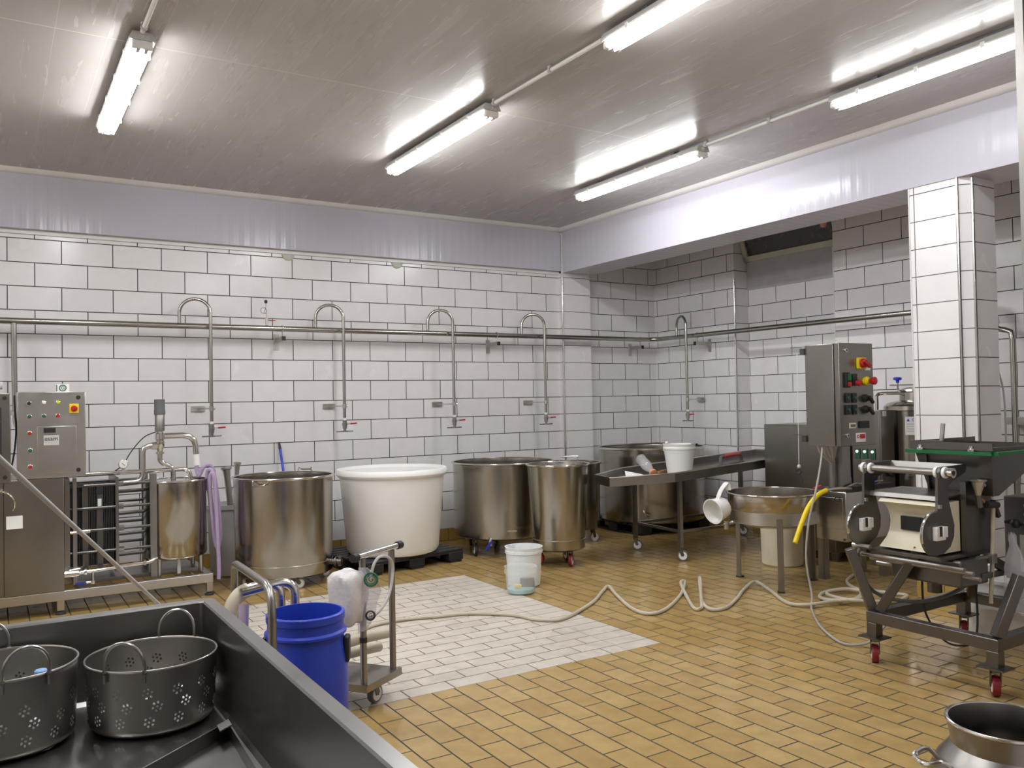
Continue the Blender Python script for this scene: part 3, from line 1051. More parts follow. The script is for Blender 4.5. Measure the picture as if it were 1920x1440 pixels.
m = MB().tube([(.045, -.2, 1.45), (.05, -.22, 1.36), (.10, -.5, 1.30), (.13, -.85, 1.30)], .018, 10, sub=4)
m.build('feed_pipe', M_st, sk)
# plate heat exchanger
hx = thing('tmp', '', '', (0, 0, 0))
bpy.data.objects.remove(hx)
m = MB()
for k in range(26):
    x = .375 + k * .0115
    m.box(x, x + .008, -1.04, -.70, .30, .90)
plates = m.build('plate_pack', M_blk2, sk)
m = MB().box(.335, .37, -1.10, -.66, .24, .965)
m.build('front_plate', M_pan, sk)
m = MB().box(.678, .70, -1.10, -.66, .24, .955)
m.build('pressure_plate', M_pan, sk)
for x in (.475, .575):
    MB().box(x - .02, x + .02, -1.058, -1.042, .26, .90).build('plate_strip', M_std, sk)
m = MB().lathe((.572, -1.058, .858), [(.026, 0), (.026, .015), (.015, .018), (0, .018)], 18, (0, -1, 0))
m.build('port_cap', M_blk, sk)
MB().box(.56, .585, -1.064, -1.058, .74, .80).build('serial_plate', M_paper, sk)
for z in (.905, .735, .57, .41):
    for y in (-1.085, -.68):
        rd = MB().cyl((.30, y, z), (.945, y, z + .0), .011, n=10).build('tie_rod', M_std, sk)
        m = MB().cyl((.70, y, z), (.735, y, z), .02, n=6)
        m.build('nut', M_stp, rd)
for z in (.83, .66, .50, .34):
    MB().cyl((.70, -.9, z), (.945, -.9, z + .005), .014, n=10).build('guide_rod', M_std, sk)
for y in (-1.09, -.66):
    MB().bar((.945, y, .17), (.945, y, .97), .045, .045).build('support_post', M_stw, sk)
m = MB().bar((.33, -.88, .975), (.955, -.88, .975), .04, .03)
m.build('carrying_bar', M_stp, sk)
MB().bar((.40, -1.13, .19), (.40, -1.13, .97), .026, .026).build('front_post', M_stw, sk)
# pipes
MB().tube([(.34, -1.0, .985), (.6, -1.0, .985), (1.18, -1.0, .985), (1.215, -1.0, .975), (1.235, -1.0, .95), (1.24, -1.0, .915), (1.24, -1.0, .87)], .017, 12).build('top_pipe', M_stp, sk)
MB().tube([(.73, -1.0, .90), (.84, -1.0, .905), (.872, -1.0, .92), (.885, -1.0, .96), (.885, -1.0, 1.13), (.895, -1.0, 1.165), (.93, -1.0, 1.18), (1.0, -1.0, 1.18)], .022, 12).build('riser_pipe', M_st, sk)
m = MB().cyl((.745, -1.0, .985), (.745, -1.0, 1.02), .01, n=8)
m.lathe((.745, -.985, 1.048), [(0, 0), (.035, 0), (.035, .022), (.031, .025), (0, .025)], 24, (0, -1, 0))
gg = m.build('pressure_gauge', M_st, sk)
MB().lathe((.745, -1.0105, 1.048), [(0, 0), (.03, 0), (.03, .001), (0, .001)], 24, (0, -1, 0)).build('dial', M_wp, gg)
MB().bar((.735, -1.0125, 1.058), (.757, -1.0125, 1.036), .003, .001, upv=(0, 1, 0)).build('needle', M_blk, gg)
# pneumatic divert valve
vx, vy = 1.012, -1.0
MB().lathe((vx, vy, 1.295), [(0, 0), (.037, 0), (.037, .13), (.034, .135), (0, .135)], 24).build('valve_actuator', M_stw, sk)
MB().lathe((vx, vy, 1.425), [(0, 0), (.042, 0), (.042, .03), (.040, .04), (.040, .115), (.036, .12), (0, .12)], 24).build('valve_cap', M_gryp, sk)
m = MB().lathe((vx, vy, 1.09), [(.02, 0), (.02, .02), (.032, .025), (.032, .04), (.02, .045), (.026, .07), (.036, .085), (.036, .12), (.028, .13), (.038, .14), (.038, .185), (.028, .19), (.028, .205), (0, .205)], 24)
m.cyl((vx - .06, vy, 1.18), (vx - .02, vy, 1.18), .03, n=16).cyl((vx + .02, vy, 1.255), (vx + .06, vy, 1.255), .024, n=16)
m.build('valve_body', M_stp, sk)
m = MB().tube([(vx + .05, vy, 1.255), (vx + .17, vy, 1.255), (vx + .22, vy, 1.245), (vx + .255, vy, 1.215), (vx + .268, vy, 1.17), (vx + .272, vy, 1.10)], .024, 14)
m.build('return_pipe', M_stp, sk)
MB().cyl((vx + .272, vy, 1.10), (vx + .278, vy, 1.01), .025, n=14).build('wrapped_joint', M_wp, sk)
m = MB().tube([(vx, vy, 1.10), (vx + .002, vy, 1.065), (vx + .03, vy, 1.035), (vx + .075, vy, 1.01), (vx + .095, vy, .98), (vx + .098, vy, .90)], .02, 12, sub=3)
m.build('s_pipe', M_stp, sk)
m = MB().tube([(vx - .03, vy - .03, 1.29), (vx - .12, vy - .02, 1.25), (vx - .21, vy, 1.14), (vx - .27, vy, 1.04), (vx - .34, vy, .99)], .004, 6, sub=4)
m.build('air_line', M_blk2, sk)
# balance tank
tx, ty = 1.135, -.93
tk = MB().lathe((tx, ty, 0), [(0, .285), (.10, .275), (.225, .30), (.235, .315), (.235, .885), (.246, .888), (.246, .902), (.228, .902), (.228, .33), (0, .31)], 56).build('balance_tank', M_stv, sk)
MB().ring((tx, ty, .898), .24, .007, 56, 8).build('rim', M_stp, tk)
m = MB().lathe((tx - .02, ty, .888), [(.0, .012), (.12, .012), (.20, .004), (.215, 0), (.0, .0)], 40)
m.build('tank_lid', M_stp, tk)
MB().cyl((tx + .238, ty - .06, .80), (tx + .238, ty - .06, .905), .018, n=12).build('level_fitting', M_st, tk)
for (dx, dy) in ((-.15, -.15), (.15, .12), (.17, -.10), (-.15, .15)):
    MB().cyl((tx + dx, ty + dy, .17), (tx + dx, ty + dy, .31), .018, n=12).build('tank_leg', M_st, sk)
MB().cyl((tx, ty - .12, .17), (tx, ty - .12, .29), .014, n=12).build('drain_tube', M_wp, sk)
# low outlet pipe with valves
m = MB().tube([(.36, -1.15, .275), (.55, -1.15, .28), (.9, -1.15, .30), (tx - .17, ty - .18, .315)], .013, 10)
m.build('outlet_pipe', M_stp, sk)
m = MB().cyl((.32, -1.16, .275), (.42, -1.16, .275), .026, n=16).cyl((.36, -1.16, .30), (.43, -1.16, .305), .012, n=12).cyl((.455, -1.15, .278), (.475, -1.15, .278), .024, n=14).cyl((.865, -1.15, .30), (.88, -1.15, .30), .024, n=14)
m.build('clamp_union', M_stp, sk)
m = MB().cyl((.515, -1.15, .275), (.515, -1.15, .20), .011, n=10).cyl((.515, -1.15, .21), (.515, -1.15, .185), .018, n=12).cyl((.47, -1.15, .197), (.515, -1.15, .197), .012, n=10)
m.build('sample_valve', M_stp, sk)
MB().bar((.40, -1.155, .197), (.47, -1.155, .197), .014, .008).build('valve_lever', M_bluek, sk)
m = MB().cyl((.37, -1.14, .57), (.49, -1.14, .573), .011, n=10).cyl((.45, -1.14, .573), (.50, -1.14, .574), .017, n=12)
m.build('side_tap', M_stp, sk)

# purple hose coil hung on the tank
ph = thing('coiled_hose', 'purple hose hung in long loops over the tank edge', 'hose', (1.40, -.99, .6))
m = MB()
strands = []
P = [(1.285, -1.0, 1.03), (1.287, -1.0, .985), (1.30, -1.0, .93), (1.315, -1.0, .945), (1.33, -1.01, .985), (1.365, -1.02, 1.01), (1.405, -1.01, .98), (1.43, -.99, .88), (1.455, -.97, .70), (1.465, -.96, .50), (1.45, -.96, .37),
     (1.43, -.97, .42), (1.405, -.985, .60), (1.38, -1.0, .80), (1.365, -1.01, .90), (1.37, -1.03, .965), (1.395, -1.05, .96), (1.42, -1.05, .85), (1.445, -1.05, .65), (1.455, -1.05, .45), (1.435, -1.05, .34), (1.41, -1.05, .40),
     (1.39, -1.06, .60), (1.375, -1.07, .80), (1.37, -1.08, .90), (1.385, -1.09, .945), (1.40, -1.10, .90), (1.412, -1.10, .70), (1.42, -1.11, .45), (1.425, -1.12, .20), (1.42, -1.13, .10)]
m.tube(P, .0165, 10, sub=5)
m.build('hose', M_purp, ph)

# ================================================================== floor buckets
def bucket(name, label, x, y, rb, rt_, z0, h, mat, group=None):
    t = thing(name, label, 'bucket', (x, y, z0), group)
    m = MB().lathe((x, y, z0), [(0, 0), (rb - .01, 0), (rb, .008), (rt_ - .002, h - .05), (rt_ + .006, h - .048), (rt_ + .006, h - .03), (rt_, h - .028), (rt_ + .003, h - .01), (rt_ + .008, h), (rt_ - .004, h), (rt_ - .008, h - .03), (rb - .006, .012), (0, .01)], 48)
    m.build('body', mat, t)
    return t


b1 = bucket('plastic_bucket', 'taller white bucket on the floor behind the small translucent one', 3.52, -2.375, .128, .146, 0, .31, M_trans2, 'white buckets on the floor')
MB().lathe((3.52, -2.375, .011), [(0, 0), (.122, 0), (.124, .05), (0, .05)], 40).build('liquid', M_teal, b1)
b2 = bucket('plastic_bucket', 'small translucent bucket on the floor holding a black sponge', 3.345, -2.60, .108, .121, 0, .205, M_trans, 'white buckets on the floor')
MB().lathe((3.345, -2.60, .011), [(0, 0), (.101, 0), (.103, .026), (0, .026)], 40).build('liquid', M_teal, b2)
sp_ = MB().obox((3.375, -2.645, .085), (.85, -.53, 0), (.53, .85, 0), (0, 0, 1), .11, .03, .07).build('sponge', M_gryp, org=(3.375, -2.645, .05), bev=.008)
tag(sp_, 'black scouring sponge seen through the small translucent bucket', 'sponge')
sp2 = MB().obox((3.305, -2.62, .06), (.85, -.53, 0), (.53, .85, 0), (0, 0, 1), .055, .03, .03).build('sponge', M_yell, org=(3.305, -2.62, .04), bev=.006)
tag(sp2, 'small yellow sponge seen through the translucent bucket', 'sponge')

# ================================================================== long cream floor hose
hz = .0125
fl = [(1.45, -3.75), (1.62, -3.40), (1.80, -3.06), (2.01, -2.87), (2.26, -2.85), (2.47, -2.91), (2.69, -2.97), (2.91, -3.18), (2.98, -3.38), (3.14, -3.46), (3.56, -3.22), (3.84, -2.98), (3.96, -2.90), (3.85, -3.14), (3.68, -3.52), (3.68, -3.70), (3.86, -3.67), (4.24, -3.41), (4.51, -3.17), (4.42, -3.22), (4.22, -3.50), (4.03, -3.77), (4.06, -3.80), (4.17, -3.70), (4.57, -3.27), (4.55, -3.30), (4.25, -3.62), (4.10, -3.85), (4.21, -3.89), (4.48, -3.74), (4.75, -3.56), (4.95, -3.49), (4.88, -3.69), (4.67, -4.03), (4.69, -4.18), (4.88, -4.25), (5.12, -4.27), (5.33, -4.15), (5.30, -4.03), (5.15, -3.98), (4.99, -4.06), (4.90, -4.23), (5.05, -4.33), (5.27, -4.23), (5.29, -4.10), (5.15, -4.05), (5.01, -4.11), (4.97, -4.30), (5.10, -4.41), (5.30, -4.45), (5.52, -4.40), (5.50, -4.28), (5.46, -4.15), (5.44, -4.02), (5.59, -3.84), (5.84, -3.72)]
lift = {18: .02, 19: .03, 24: .045, 25: .05, 36: .012, 37: .014, 38: .012, 41: .022, 42: .026, 43: .026, 44: .024, 45: .024, 46: .026, 47: .03, 35: .02, 34: .01, 12: .01, 31: .02, 48: .02}
m = MB().tube([(x, y, hz + lift.get(i, 0)) for i, (x, y) in enumerate(fl)], .0125, 10, sub=6)
o = m.build('water_hose', M_creamh, org=(3.5, -3.2, 0))
tag(o, 'long cream hose snaking over the floor to a coil by the machine', 'hose')

# ================================================================== draining table
dt = thing('draining_table', 'wheeled stainless draining table with funnel spout, holding a white bucket', 'table', (5.9, -2.05, 0))
def tz(x):
    return .735 + (x - 5.1) * .052


yf, yb = -2.44, -1.66
X1 = 7.0
out = [(4.575, -2.165), (5.10, yf), (X1, yf), (X1, yb), (5.12, yb), (4.65, -1.86)]
m = MB()
n = len(out)
cen = (5.9, -2.05)
inn = []
for (x, y) in out:
    d = Vector((cen[0] - x, cen[1] - y, 0)).normalized()
    inn.append((x + d.x * .012, y + d.y * .012))
hh = .068
def trayring(pts_, dz):
    return [Vector((x, y, tz(x) + dz)) for x, y in pts_]


m.rings([trayring(out, -.012), trayring(out, hh), trayring(inn, hh), trayring(inn, 0)], cap0=True, cap1=True)
m.build('tray', M_stw, dt, ang=20)
m = MB().tube(trayring(out, hh), .007, 8, True)
m.build('rolled_edge', M_st, dt)
LEG = [(5.20, -2.39), (5.25, -1.70), (6.72, -2.39), (6.72, -1.70)]
for (x, y) in LEG:
    lg = MB().bar((x, y, .12), (x, y, tz(x) - .014), .034, .034).build('leg', M_stw, dt)
m = MB()
for a, b in ((0, 1), (1, 3), (3, 2), (2, 0)):
    m.bar((*LEG[a], .265), (*LEG[b], .265), .024, .024)
m.build('stretcher', M_stw, dt)
for i, (x, y) in enumerate(LEG):
    caster(dt, x, y, .12, .05, R(-50), M_gryp)
# things on the table
wb = bucket('plastic_bucket', 'white bucket standing on the draining table', 5.43, -2.15, .115, .148, tz(5.43) + .0075, .285, M_wp)
m = MB().tube([(5.43 + .15 * math.cos(t), -2.15 + .15 * math.sin(t), 1.0 + .02 * math.cos(t)) for t in [R(20 + 10 * k) for k in range(15)]], .004, 6)
m.build('bail_handle', M_wp, wb)
MB().ball((5.40, -2.01, 1.052), .016, 10).build('handle_lug', M_wp, wb)
MB().box(5.52, 5.57, -2.255, -2.215, 1.028, 1.045).build('handle_grip', M_blk, wb)
bt = thing('plastic_bottle', 'clear plastic bottle with orange cap lying slanted on the table', 'bottle', (5.25, -1.90, tz(5.25)))
p0, p1 = Vector((5.245, -1.79, tz(5.2) + .165)), Vector((5.24, -1.985, tz(5.2) + .035))
d = (p1 - p0)
L = d.length
m = MB().lathe(p0, [(0, .0), (.04, 0), (.05, .01), (.052, .03), (.047, .05), (.052, .07), (.047, .09), (.052, .11), (.05, .14), (.03, L - .04), (.022, L - .02), (.022, L), (0, L)], 24, d)
m.build('body', M_clear, bt)
m = MB().lathe(p1 - d.normalized() * .012, [(.0, 0), (.033, 0), (.036, .006), (.036, .02), (.024, .024), (0, .024)], 20, d)
m.build('cap', M_oran, bt)
pp = MB().add([(5.02, -1.85, tz(5.05) + .006), (5.14, -1.97, tz(5.1) + .006), (5.22, -1.86, tz(5.2) + .010), (5.09, -1.75, tz(5.1) + .05)], [(0, 1, 2, 3)])
pp.add([(5.02, -1.85, tz(5.05) + .0045), (5.14, -1.97, tz(5.1) + .0045), (5.22, -1.86, tz(5.2) + .0085), (5.09, -1.75, tz(5.1) + .0485)], [(3, 2, 1, 0)])
o = pp.build('paper_sheet', M_paper, org=(5.12, -1.86, tz(5.1)), flat=True)
tag(o, 'crumpled white paper sheet on the table spout', 'paper')
o = MB().bar((5.34, -1.95, tz(5.3) + .02), (5.52, -1.90, tz(5.5) + .02), .03, .02).build('wooden_slat', M_wood, org=(5.4, -1.93, tz(5.4)))
tag(o, 'short brown wooden slat beside the bucket on the table', 'wooden slat')
rtl = thing('hand_scraper', 'grey hand tool with a red grip lying on the table', 'tool', (6.25, -1.95, tz(6.25)))
zt_ = tz(6.3)
m = MB().tube([(6.02, -2.11, zt_ + .015), (6.02, -2.10, zt_ + .06), (6.05, -2.08, zt_ + .085), (6.12, -2.06, zt_ + .09)], .016, 10, sub=3)
m.tube([(6.42, -1.96, zt_ + .10), (6.47, -1.94, zt_ + .09), (6.49, -1.93, zt_ + .05), (6.49, -1.93, zt_ + .015)], .016, 10, sub=3)
m.bar((6.0, -2.12, zt_ + .008), (6.51, -1.92, zt_ + .014), .06, .012)
m.build('frame', M_gryp, rtl)
MB().cyl((6.10, -2.07, zt_ + .09), (6.44, -1.955, zt_ + .10), .021, n=14).build('grip', M_red, rtl)

# ================================================================== three-legged round basin
bx, by = 5.143, -3.521
bs = thing('round_basin', 'round steel basin on tall flat legs with a white jug on its rim', 'basin', (bx, by, 0))
m = MB().lathe((bx, by, 0), [(0, .44), (.18, .452), (.30, .49), (.33, .51), (.333, .585), (.345, .60), (.352, .71), (.362, .716), (.362, .723), (.346, .723), (.338, .60), (.326, .52), (.28, .498), (0, .46)], 72)
m.build('bowl', M_stv, bs)
MB().ring((bx, by, .72), .357, .007, 72, 8).build('rim', M_stp, bs)
MB().lathe((bx, by, 0), [(.336, .495), (.338, .495), (.338, .588), (.336, .588)], 64).build('band', M_st, bs)
for a in (R(97), R(228), R(-18)):
    u = Vector((math.cos(a), math.sin(a), 0))
    t_ = Vector((-u.y, u.x, 0))
    q = Vector((bx, by, 0)) + u * .347
    m = MB().obox(q + Vector((0, 0, .275)), t_, u, (0, 0, 1), .045, .008, .55).obox(q + t_ * .02 - u * .018 + Vector((0, 0, .24)), u, t_, (0, 0, 1), .04, .006, .48)
    lg = m.build('leg', M_stw, bs)
    MB().obox(q - u * .012 + Vector((0, 0, .006)), t_, u, (0, 0, 1), .05, .045, .012).build('foot', M_blk2, lg)
q = Vector((bx - .30, by + .17, .50))
m = MB().cyl((bx - .25, by + .13, .50), (bx - .375, by + .18, .475), .015, n=12).cyl((bx - .35, by + .17, .50), (bx - .35, by + .17, .44), .022, n=14).bar((bx - .36, by + .165, .475), (bx - .44, by + .20, .47), .01, .006)
m.build('drain_tap', M_st, bs)
# jug
left = Vector((-.85, .53, 0))
tocam = Vector((-.56, -.83, 0))
ax = (left * .80 + tocam * .52 + Vector((0, 0, -.22))).normalized()
jc = Vector((4.735, -3.335, .602))
jg = thing('measuring_jug', 'white plastic jug hung by its handle on the round basin rim', 'jug', jc)
m = MB().lathe(jc - ax * .062, [(0, 0), (.062, 0), (.078, .012), (.096, .125), (.101, .13), (.101, .136), (.094, .136), (.074, .018), (0, .012)], 40, ax)
m.build('body', M_wp, jg)
upj = (Vector((0, 0, 1)) - ax * ax.z).normalized()
base_ = jc + ax * .01 + upj * .082
sdj = ax.cross(upj)
top = Vector((4.772, -3.368, .80))
P = smooth_path([base_ - upj * .02, base_.lerp(top, .5) + ax * .006, top + Vector((0, 0, -.006)) + ax * .004, top - ax * .016, top - ax * .03 - Vector((0, 0, .02)), top - ax * .036 - Vector((0, 0, .06))], 5)
rs = []
for i, p in enumerate(P):
    t = (P[min(i + 1, len(P) - 1)] - P[max(i - 1, 0)]).normalized()
    nrm_ = sdj.cross(t).normalized()
    w1 = .021 + .008 * (i / len(P)) * (1 if i < len(P) - 6 else .9)
    rs.append([p + sdj * (w1 * math.cos(a)) + nrm_ * (.007 * math.sin(a)) for a in [2 * math.pi * k / 12 for k in range(12)]])
m = MB().rings(rs)
m.build('handle', M_wp, jg)
# bucket under the basin
cn = thing('plastic_bucket', 'cream plastic bucket on the floor under the round basin', 'bucket', (5.80, -3.03, 0))
MB().lathe((5.80, -3.03, 0), [(0, 0), (.165, 0), (.175, .012), (.182, .40), (.19, .402), (.19, .425), (.175, .425), (.166, .02), (0, .012)], 44).build('body', M_cream, cn)

# ================================================================== stretching machine with control cabinet
mc = thing('curd_machine', 'steel machine with tall control cabinet, red knob and yellow switch', 'machine', (5.6, -3.8, 0))
m = MB().box(5.55, 6.10, -3.885, -3.60, .325, .715)
hb = m.build('housing', M_st, mc, bev=.006)
m = MB().box(5.546, 5.551, -3.855, -3.62, .42, .665)
m.build('inspection_plate', M_st, hb, bev=.002)
text_mesh('ce_lettering', 'CE', .055, M_blk, hb, (5.5445, -3.815, .655), (0, -1, 0), (0, 0, 1), .0006)
MB().lathe((5.548, -3.862, .345), [(0, 0), (.009, 0), (.009, .006), (0, .006)], 12, (-1, 0, 0)).build('bolt', M_std, hb)
for (x, y) in ((5.585, -3.635), (6.06, -3.635), (6.06, -3.85)):
    MB().bar((x, y, 0), (x, y, .33), .06, .06).build('leg', M_stw, mc)
m = MB().box(5.57, 6.08, -3.87, -3.62, .716, .74)
m.build('top_tray', M_std, mc)
MB().tube([(5.58, -3.86, .75), (5.70, -3.87, .775), (5.72, -3.87, .765), (6.05, -3.86, .775)], .007, 8).build('wire_guard', M_st, mc)
MB().box(5.56, 6.08, -3.93, -3.885, .725, .76).build('black_clamp', M_blk, mc)
MB().bar((5.625, -3.79, .735), (5.625, -3.79, 1.10), .10, .10).build('post', M_stw, mc)
MB().cyl((5.56, -3.76, .735), (5.56, -3.76, .95), .032, .036, n=20).build('cable_duct', M_stw, mc)
for k in range(5):
    MB().tube([(5.36 + k * .06, -3.78 - .02 * (k % 2), 1.095), (5.40 + k * .05, -3.78, 1.02), (5.52 + k * .015, -3.77, .95), (5.545 + k * .008, -3.765, .92)], .008, 8, sub=4).build('supply_cable', M_creamh, mc)
# cabinet
kx0, kx1, ky0, ky1, kz0, kz1 = 5.30, 5.70, -4.045, -3.73, 1.092, 1.868
kb = MB().box(kx0, kx1, ky0 + .055, ky1, kz0, kz1).build('control_cabinet', M_pan, mc, bev=.004)
MB().box(kx0 + .008, kx1 - .008, ky0 + .04, ky0 + .056, kz0 + .008, kz1 - .008).build('door_seal', M_blk, kb)
dr = MB().box(kx0 - .003, kx1 + .003, ky0, ky0 + .042, kz0 - .003, kz1 + .003).build('cabinet_door', M_pan, mc, bev=.004)
def kp(u, v, off=0):
    return Vector((kx0 + (kx1 - kx0) * u, ky0 - off, kz1 - (kz1 - kz0) * v))


for (u, v) in ((.19, .07), (.17, .90)):
    l_ = MB().lathe(kp(u, v), [(0, 0), (.016, 0), (.016, .010), (.010, .012), (0, .012)], 18, fn).build('lock', M_stp, dr)
    MB().lathe(kp(u, v, .011), [(0, 0), (.007, 0), (.007, .002), (0, .002)], 12, fn).build('keyhole', M_blk, l_)
p = kp(.62, .195)
ms = MB().obox(p + Vector((0, -.01, 0)), (1, 0, 0), (0, 1, 0), (0, 0, 1), .10, .02, .085).build('main_switch', M_yell, dr, bev=.004)
MB().lathe(p + Vector((.0, -.02, 0)), [(.036, 0), (.036, .018), (.03, .028), (0, .028)], 20, fn).build('knob', M_red, ms)
MB().obox(p + Vector((.005, -.058, -.005)), (.85, 0, -.52), (0, 1, 0), (.52, 0, .85), .085, .022, .024).build('grip', M_red, ms)
m = MB().obox(kp(.83, .25, .002), (1, 0, 0), (0, 1, 0), (0, 0, 1), .07, .003, .022)
m.build('switch_label', M_paper, dr)
p = kp(.22, .36)
m = MB().obox(p + Vector((-.012, -.008, .0)), (1, 0, 0), (0, 1, 0), (0, 0, 1), .05, .02, .115)
sw = m.build('double_button', M_blk, dr, bev=.003)
MB().obox(p + Vector((.0, -.02, .022)), (1, 0, 0), (0, 1, 0), (0, 0, 1), .035, .012, .05).build('start_cap', M_green, sw)
MB().obox(p + Vector((.0, -.02, -.03)), (1, 0, 0), (0, 1, 0), (0, 0, 1), .035, .016, .03).build('stop_cap', M_red, sw)
p = kp(.41, .37)
sw = MB().obox(p + Vector((0, -.008, .01)), (1, 0, 0), (0, 1, 0), (0, 0, 1), .05, .016, .09).build('stop_button', M_blk, dr, bev=.003)
MB().lathe(p + Vector((.012, -.016, -.015)), [(.018, 0), (.018, .015), (.024, .02), (.022, .035), (0, .038)], 18, fn).build('cap', M_red, sw)
p = kp(.76, .37)
es = MB().lathe(p, [(0, 0), (.034, 0), (.034, .02), (.024, .024), (.02, .04), (0, .04)], 20, fn).build('emergency_stop', M_yell, dr)
MB().lathe(p + Vector((0, -.038, 0)), [(.016, 0), (.02, .01), (.031, .035), (.03, .048), (.02, .055), (0, .056)], 20, fn).build('mushroom_head', M_red, es)
for u in (.19, .395):
    for v in (.535, .65):
        sw = MB().obox(kp(u, v, .008), (1, 0, 0), (0, 1, 0), (0, 0, 1), .04, .016, .075).build('selector_switch', M_blk, dr, bev=.003)
        MB().lathe(kp(u, v, .016), [(.013, 0), (.013, .008), (0, .009)], 14, fn).build('cap', M_grn2, sw)
for v in (.54, .65):
    kn = MB().lathe(kp(.74, v), [(.03, 0), (.03, .012), (.022, .016), (.02, .035), (0, .036)], 18, fn).build('rotary_knob', M_blk, dr)
    MB().obox(kp(.74, v, .044) + Vector((.012, 0, -.012)), (.7, 0, -.7), (0, 1, 0), (.7, 0, .7), .07, .022, .018).build('pointer', M_blk, kn)
fr_ = MB().obox(kp(.335, .805, .003), (1, 0, 0), (0, 1, 0), (0, 0, 1), .075, .006, .04).build('counter_frame', M_cream, dr)
MB().obox(kp(.335, .805, .007), (1, 0, 0), (0, 1, 0), (0, 0, 1), .055, .003, .02).build('counter_window', M_gryp, fr_)
MB().obox(kp(.675, .80, .005), (1, 0, 0), (0, 1, 0), (0, 0, 1), .115, .010, .055).build('meter', M_blk, dr)
lb = MB().obox(kp(.575, .925, .0015), (1, 0, 0), (0, 1, 0), (0, 0, 1), .115, .003, .07).build('warning_label', M_paper, dr)
MB().obox(kp(.62, .915, .0035), (1, 0, 0), (0, 1, 0), (0, 0, 1), .06, .002, .034).build('red_field', M_red, lb)
MB().ring(kp(.49, .915, .0035), .011, .003, 16, 6, (0, 1, 0)).build('red_ring', M_red, lb)
for (z, w) in ((1.825, .05), (1.145, .035)):
    m = MB().box(5.285, 5.31, -3.735, -3.695, z - .03, z + .02).bar((5.28, -3.72, z + .028), (5.22, -3.66, z + .03), .03, .004)
    m.build('wall_hinge', M_std, kb)
# grey power cable from the cabinet to the floor
m = MB().tube([(5.335, -3.85, 1.092), (5.20, -3.93, .95), (4.99, -4.05, .783), (4.89, -4.06, .56), (4.84, -4.07, .30), (4.83, -4.12, .06), (4.68, -4.235, .012), (4.38, -4.53, .011), (4.20, -4.77, .011), (4.14, -4.91, .011), (4.20, -4.99, .02), (4.27, -5.02, .06), (4.32, -5.10, .19)], .0075, 8, sub=6)
m.build('power_cable', plain('grey_cable', (.34, .325, .285), .5), mc)
# key on a string
ky = thing('hanging_key', 'dark key on a white string hanging from the control cabinet', 'key', (5.25, -3.69, 1.1))
MB().tube([(5.26, -3.69, 1.815), (5.255, -3.69, 1.4), (5.25, -3.69, .93)], .0022, 6).build('string', M_wp, ky)
MB().ball((5.25, -3.69, .925), .016, 10).build('ring_ball', M_lgry, ky)
m = MB().ring((5.25, -3.69, .885), .018, .006, 14, 6, (1, .3, 0)).bar((5.25, -3.69, .87), (5.26, -3.72, .80), .012, .007)
m.build('key_blade', M_blk, ky)
# yellow hose
yh = thing('yellow_hose', 'short bright yellow hose hanging off the steel machine', 'hose', (5.4, -3.95, .7))
P = [(5.55, -3.93, .748), (5.47, -3.945, .757), (5.34, -3.96, .765), (5.20, -3.98, .765), (5.10, -3.99, .745), (5.01, -4.0, .70), (4.94, -4.0, .63), (4.875, -4.0, .53), (4.81, -4.0, .415)]
MB().tube(P[3:], .0175, 14, sub=5).build('hose', M_yell, yh)
m = MB().tube(P[:4], .011, 10, sub=3)
m.build('fitting', M_stp, yh)
MB().cyl((5.22, -3.978, .765), (5.19, -3.981, .765), .0195, n=14).build('hose_clip', M_st, yh)
MB().bar((5.16, -3.96, .80), (5.08, -3.965, .785), .02, .012).build('tap_lever', M_red, yh)

# steel washing cabinet behind
wc = thing('steel_cabinet', 'plain square stainless cabinet standing behind the round basin', 'cabinet', (6.5, -2.9, 0))
MB().box(6.20, 6.85, -3.28, -2.50, .08, 1.212).build('body', M_pan, wc, bev=.008)
for (x, y) in ((6.25, -3.23), (6.8, -3.23), (6.25, -2.55), (6.8, -2.55)):
    MB().bar((x, y, 0), (x, y, .085), .04, .04).build('leg', M_stw, wc)
# second control cabinet with three lit buttons
c2 = thing('control_cabinet', 'steel control cabinet with three lit buttons beside the tank', 'cabinet', (6.37, -3.56, 0))
MB().box(6.30, 6.475, -3.672, -3.40, .55, 1.342).build('body', M_pan, c2, bev=.005)
MB().box(6.298, 6.477, -3.69, -3.674, .55, 1.342).build('door', M_pan, c2, bev=.003)
MB().box(6.305, 6.47, -3.6755, -3.671, .556, 1.336).build('door_seal', M_blk, c2)
for k in range(3):
    y = -3.455 - k * .075
    b = MB().obox((6.297, y, .965), (0, 1, 0), (1, 0, 0), (0, 0, 1), .05, .008, .09).build('button_plate', M_grn2, c2)
    MB().lathe((6.293, y, .985), [(.012, 0), (.012, .008), (0, .01)], 14, (-1, 0, 0)).build('button', M_led, b)
MB().box(6.32, 6.36, -3.70, -3.69, 1.29, 1.335).build('clip', M_wp, c2)
MB().lathe((6.39, -3.69, .80), [(.025, 0), (.025, .02), (.03, .025), (.02, .045), (0, .045)], 14, fn).build('rotary_knob', M_blk, c2)
MB().bar((6.40, -3.55, 0), (6.40, -3.55, .55), .08, .08).build('post', M_stw, c2)
